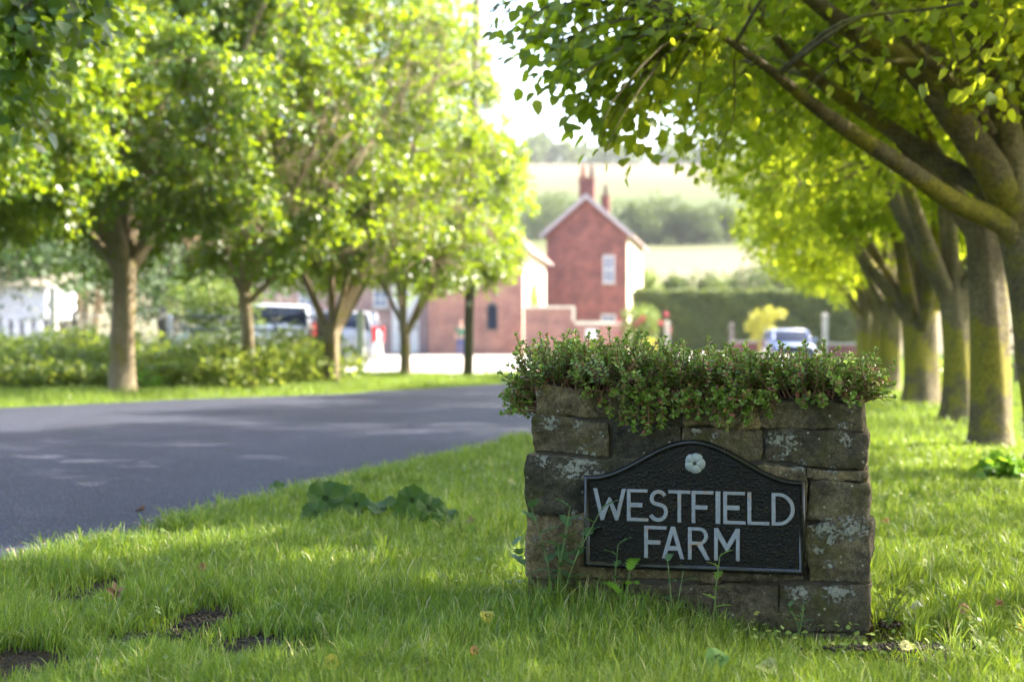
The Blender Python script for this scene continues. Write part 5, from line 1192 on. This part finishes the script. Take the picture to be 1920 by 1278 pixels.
# ------------------------------------------------------------------ cars
def car(label, loc, rz, paint, L=4.3, Wd=1.78, H=1.5, van=False, roofp=None, group='parked cars'):
    th = thing('parked_car', label, 'car', loc, rz, group)
    hl = L/2; belt = H*(.70 if van else .62)
    # body: stations along x (front = +x), ring: half width / bottom / belt
    st = [(-hl, .80, .38, belt*.86), (-hl+.12, .93, .22, belt*.97), (-hl*.55, 1, .20, belt), (0, 1, .20, belt*.99), (hl*.35, 1, .20, belt*.95), (hl*.72, .97, .20, belt*.84), (hl-.15, .9, .24, belt*.72), (hl, .74, .34, belt*.55)]
    V = []; k = 10
    for x, wf, zb_, zt_ in st:
        w_ = Wd/2*wf
        V += [(x, -w_*.85, zb_), (x, -w_, zb_+.12), (x, -w_, (zb_+zt_)/2), (x, -w_*.97, zt_-.10), (x, -w_*.86, zt_), (x, w_*.86, zt_), (x, w_*.97, zt_-.10), (x, w_, (zb_+zt_)/2), (x, w_, zb_+.12), (x, w_*.85, zb_)]
    Fq = [[i*k+j, i*k+(j+1) % k, (i+1)*k+(j+1) % k, (i+1)*k+j] for i in range(len(st)-1) for j in range(k)]+[list(range(k))[::-1], list(range((len(st)-1)*k, len(st)*k))]
    b = MB().add(V, Fq).build('body', paint, th, True); 
    # greenhouse
    back = -hl+.16 if van else -hl+.30; gs = [(back, .82, belt*.90, belt*.92), (back+(.12 if van else .35), .80, belt*.9, H-.06), (-.1, .80, belt*.9, H), (.35, .78, belt*.9, H-.05), (hl*.48, .80, belt*.86, belt*.90)]
    V = []
    for x, wf, zb_, zt_ in gs:
        w_ = Wd/2; tp = w_*(.90-.14*(zt_-belt)/(H-belt))
        V += [(x, -w_*.90, zb_), (x, -tp, zt_-.03), (x, -tp+.09, zt_), (x, tp-.09, zt_), (x, tp, zt_-.03), (x, w_*.90, zb_)]
    k = 6; Fq = [[i*k+j, i*k+j+1, (i+1)*k+j+1, (i+1)*k+j] for i in range(len(gs)-1) for j in range(k-1)]
    MB().add(V, Fq).build('windows', M['dark_glass'], th, True)
    x0, x1 = gs[1][0], gs[3][0]; tw = Wd/2*.76
    MB().add([(x0, -tw, H-.055), (x0, tw, H-.055), (-.1, -tw, H+.005), (-.1, tw, H+.005), (x1, -tw, H-.045), (x1, tw, H-.045), (x0, -tw-.03, H-.11), (x0, tw+.03, H-.11), (-.1, -tw-.03, H-.05), (-.1, tw+.03, H-.05), (x1, -tw-.03, H-.09), (x1, tw+.03, H-.09)],
             [[0,2,3,1],[2,4,5,3],[0,6,8,2],[2,8,10,4],[3,9,7,1],[5,11,9,3],[1,7,6,0],[4,10,11,5]]).build('roof', roofp or paint, th, True)
    for sgn in (-1, 1):                      # pillars
        for (a_, b_) in (((back, belt*.92), (x0, H-.06)), ((x1, H-.07), (hl*.48, belt*.9)), ((-.25, belt*.95), (-.22, H-.05))):
            y0_ = sgn*Wd/2*.915; y1_ = sgn*Wd/2*.79
            MB().tube([(a_[0], y0_ if a_[1] < belt else y1_, a_[1]), (b_[0], y1_ if b_[1] > belt else y0_, b_[1])], .045, 6).build('pillar', paint, th, True)
        MB().box(hl*.40, hl*.47, sgn*Wd*.5-(.0 if sgn > 0 else .17), sgn*Wd*.5+(.17 if sgn > 0 else 0), belt*.97, belt*1.12).build('mirror', paint, th, bevel=.03)
        MB().box(-hl-.012, -hl+.13, sgn*Wd*.40-.12, sgn*Wd*.40+.12, belt*.62, belt*1.02).build('tail_lamp', M['red_lamp'], th, bevel=.02)
        MB().box(hl-.22, hl-.02, sgn*Wd*.36-.14, sgn*Wd*.36+.14, belt*.55, belt*.70).build('headlight', M['head_lamp'], th, bevel=.03)
        for x_ in (-hl*.62, hl*.62):
            y_ = sgn*(Wd/2-.10); wh = MB().tube([(x_, y_-.10, .32), (x_, y_+.10, .32)], .32, 22).build('wheel', M['tyre'], th, True)
            MB().tube([(x_, y_+sgn*.10, .32), (x_, y_+sgn*.115, .32)], [.2, .17], 16).build('hub', M['rim_metal'], wh, True)
    MB().box(-hl-.02, -hl+.02, -.26, .26, .55, .66).build('rear_plate', M['yellow_plate'], th)
    MB().box(hl-.02, hl+.02, -.55, .55, .42, .60).build('grille', M['blackmetal'], th, bevel=.01)
    return th
M['yellow_plate'] = simple('yellow_plate', (.6, .45, .05), None, 3, .5)
car('white people carrier parked facing left behind the field gate', (px2x(600, 42)-2.15, 42.3, 0), R(180-6), M['car_white'], 4.4, 1.8, 1.95, True)
car('silver grey car with red tail lamp parked behind the low forked tree', (px2x(708, 47)-2.1, 47.5, 0), R(180-4), M['car_grey'], 4.3, 1.8, 1.85, True)
car('pale blue white roofed car facing the camera beyond the wall top', (px2x(1491, 60), 61.5, 0), R(-90), M['car_blue'], 4.0, 1.78, 1.30, False, M['car_white'])

# ------------------------------------------------------------------ person half hidden by the pole
def skin(name, joints, edges, mat, parent):
    me = bpy.data.meshes.new(name); me.from_pydata([j[:3] for j in joints], edges, []); me.materials.append(mat)
    o = obj(name, me, parent); o.modifiers.new('skin', 'SKIN')
    for v, j in zip(me.skin_vertices[0].data, joints): v.radius = (j[3], j[3] if len(j) < 5 else j[4]); v.use_root = False
    me.skin_vertices[0].data[0].use_root = True
    s = o.modifiers.new('sub', 'SUBSURF'); s.levels = s.render_levels = 2; return o
ps = thing('person', 'person in a green top and blue trousers standing half behind the utility pole', 'person', (px2x(864, 66), 66, 0))
M['skin'] = simple('skin', (.45, .27, .19), None, 3, .6); M['cloth_g'] = simple('green_cloth', (.05, .16, .10), None, 9, .9); M['cloth_b'] = simple('blue_cloth', (.06, .09, .22), None, 9, .9); M['hair'] = simple('brown_hair', (.06, .035, .02), None, 30, .7)
skin('body', [(0,0,.95,.14,.10),(0,0,1.2,.13,.09),(0,0,1.40,.14,.08),(0,0,1.50,.05),(0,-.01,1.58,.07),(0,-.015,1.66,.095),(0,-.01,1.72,.07),
  (.17,0,1.39,.05),(.23,.02,1.12,.04),(.25,-.06,.88,.032),(.26,-.09,.80,.03),(-.17,0,1.39,.05),(-.23,.02,1.12,.04),(-.25,-.06,.88,.032),(-.26,-.09,.80,.03),
  (.09,0,.90,.08),(.10,-.01,.50,.055),(.11,.02,.09,.038),(.11,-.12,.03,.035),(-.09,0,.90,.08),(-.10,.03,.50,.055),(-.11,.05,.09,.038),(-.11,-.09,.03,.035)],
  [(0,1),(1,2),(2,3),(3,4),(4,5),(5,6),(2,7),(7,8),(8,9),(9,10),(2,11),(11,12),(12,13),(13,14),(0,15),(15,16),(16,17),(17,18),(0,19),(19,20),(20,21),(21,22)], M['skin'], ps)
skin('top', [(0,0,.93,.165,.125),(0,0,1.2,.15,.115),(0,0,1.41,.155,.10),(.18,0,1.40,.068),(.225,.02,1.2,.058),(-.18,0,1.40,.068),(-.225,.02,1.2,.058)], [(0,1),(1,2),(2,3),(3,4),(2,5),(5,6)], M['cloth_g'], ps)
skin('trousers', [(0,0,.96,.16,.12),(.095,0,.86,.095),(.10,-.01,.50,.075),(.11,.02,.12,.06),(-.095,0,.86,.095),(-.10,.03,.50,.075),(-.11,.05,.12,.06)], [(0,1),(1,2),(2,3),(0,4),(4,5),(5,6)], M['cloth_b'], ps)
skin('hair', [(0,.02,1.60,.07),(0,.02,1.68,.10),(0,.01,1.73,.08)], [(0,1),(1,2)], M['hair'], ps)

# ------------------------------------------------------------------ haze over the fields
m = bpy.data.materials.new('haze'); m.use_nodes = True; t = m.node_tree; t.nodes.clear()
ou = t.nodes.new('ShaderNodeOutputMaterial'); pv = t.nodes.new('ShaderNodeVolumePrincipled')
pv.inputs['Color'].default_value = (.93, .95, 1, 1); pv.inputs['Density'].default_value = HAZE_D; pv.inputs['Anisotropy'].default_value = .3
t.links.new(pv.outputs[0], ou.inputs['Volume'])
MB().box(-2600, 2600, -320, 2600, -130, 130).build('haze', m)['kind'] = 'stuff'
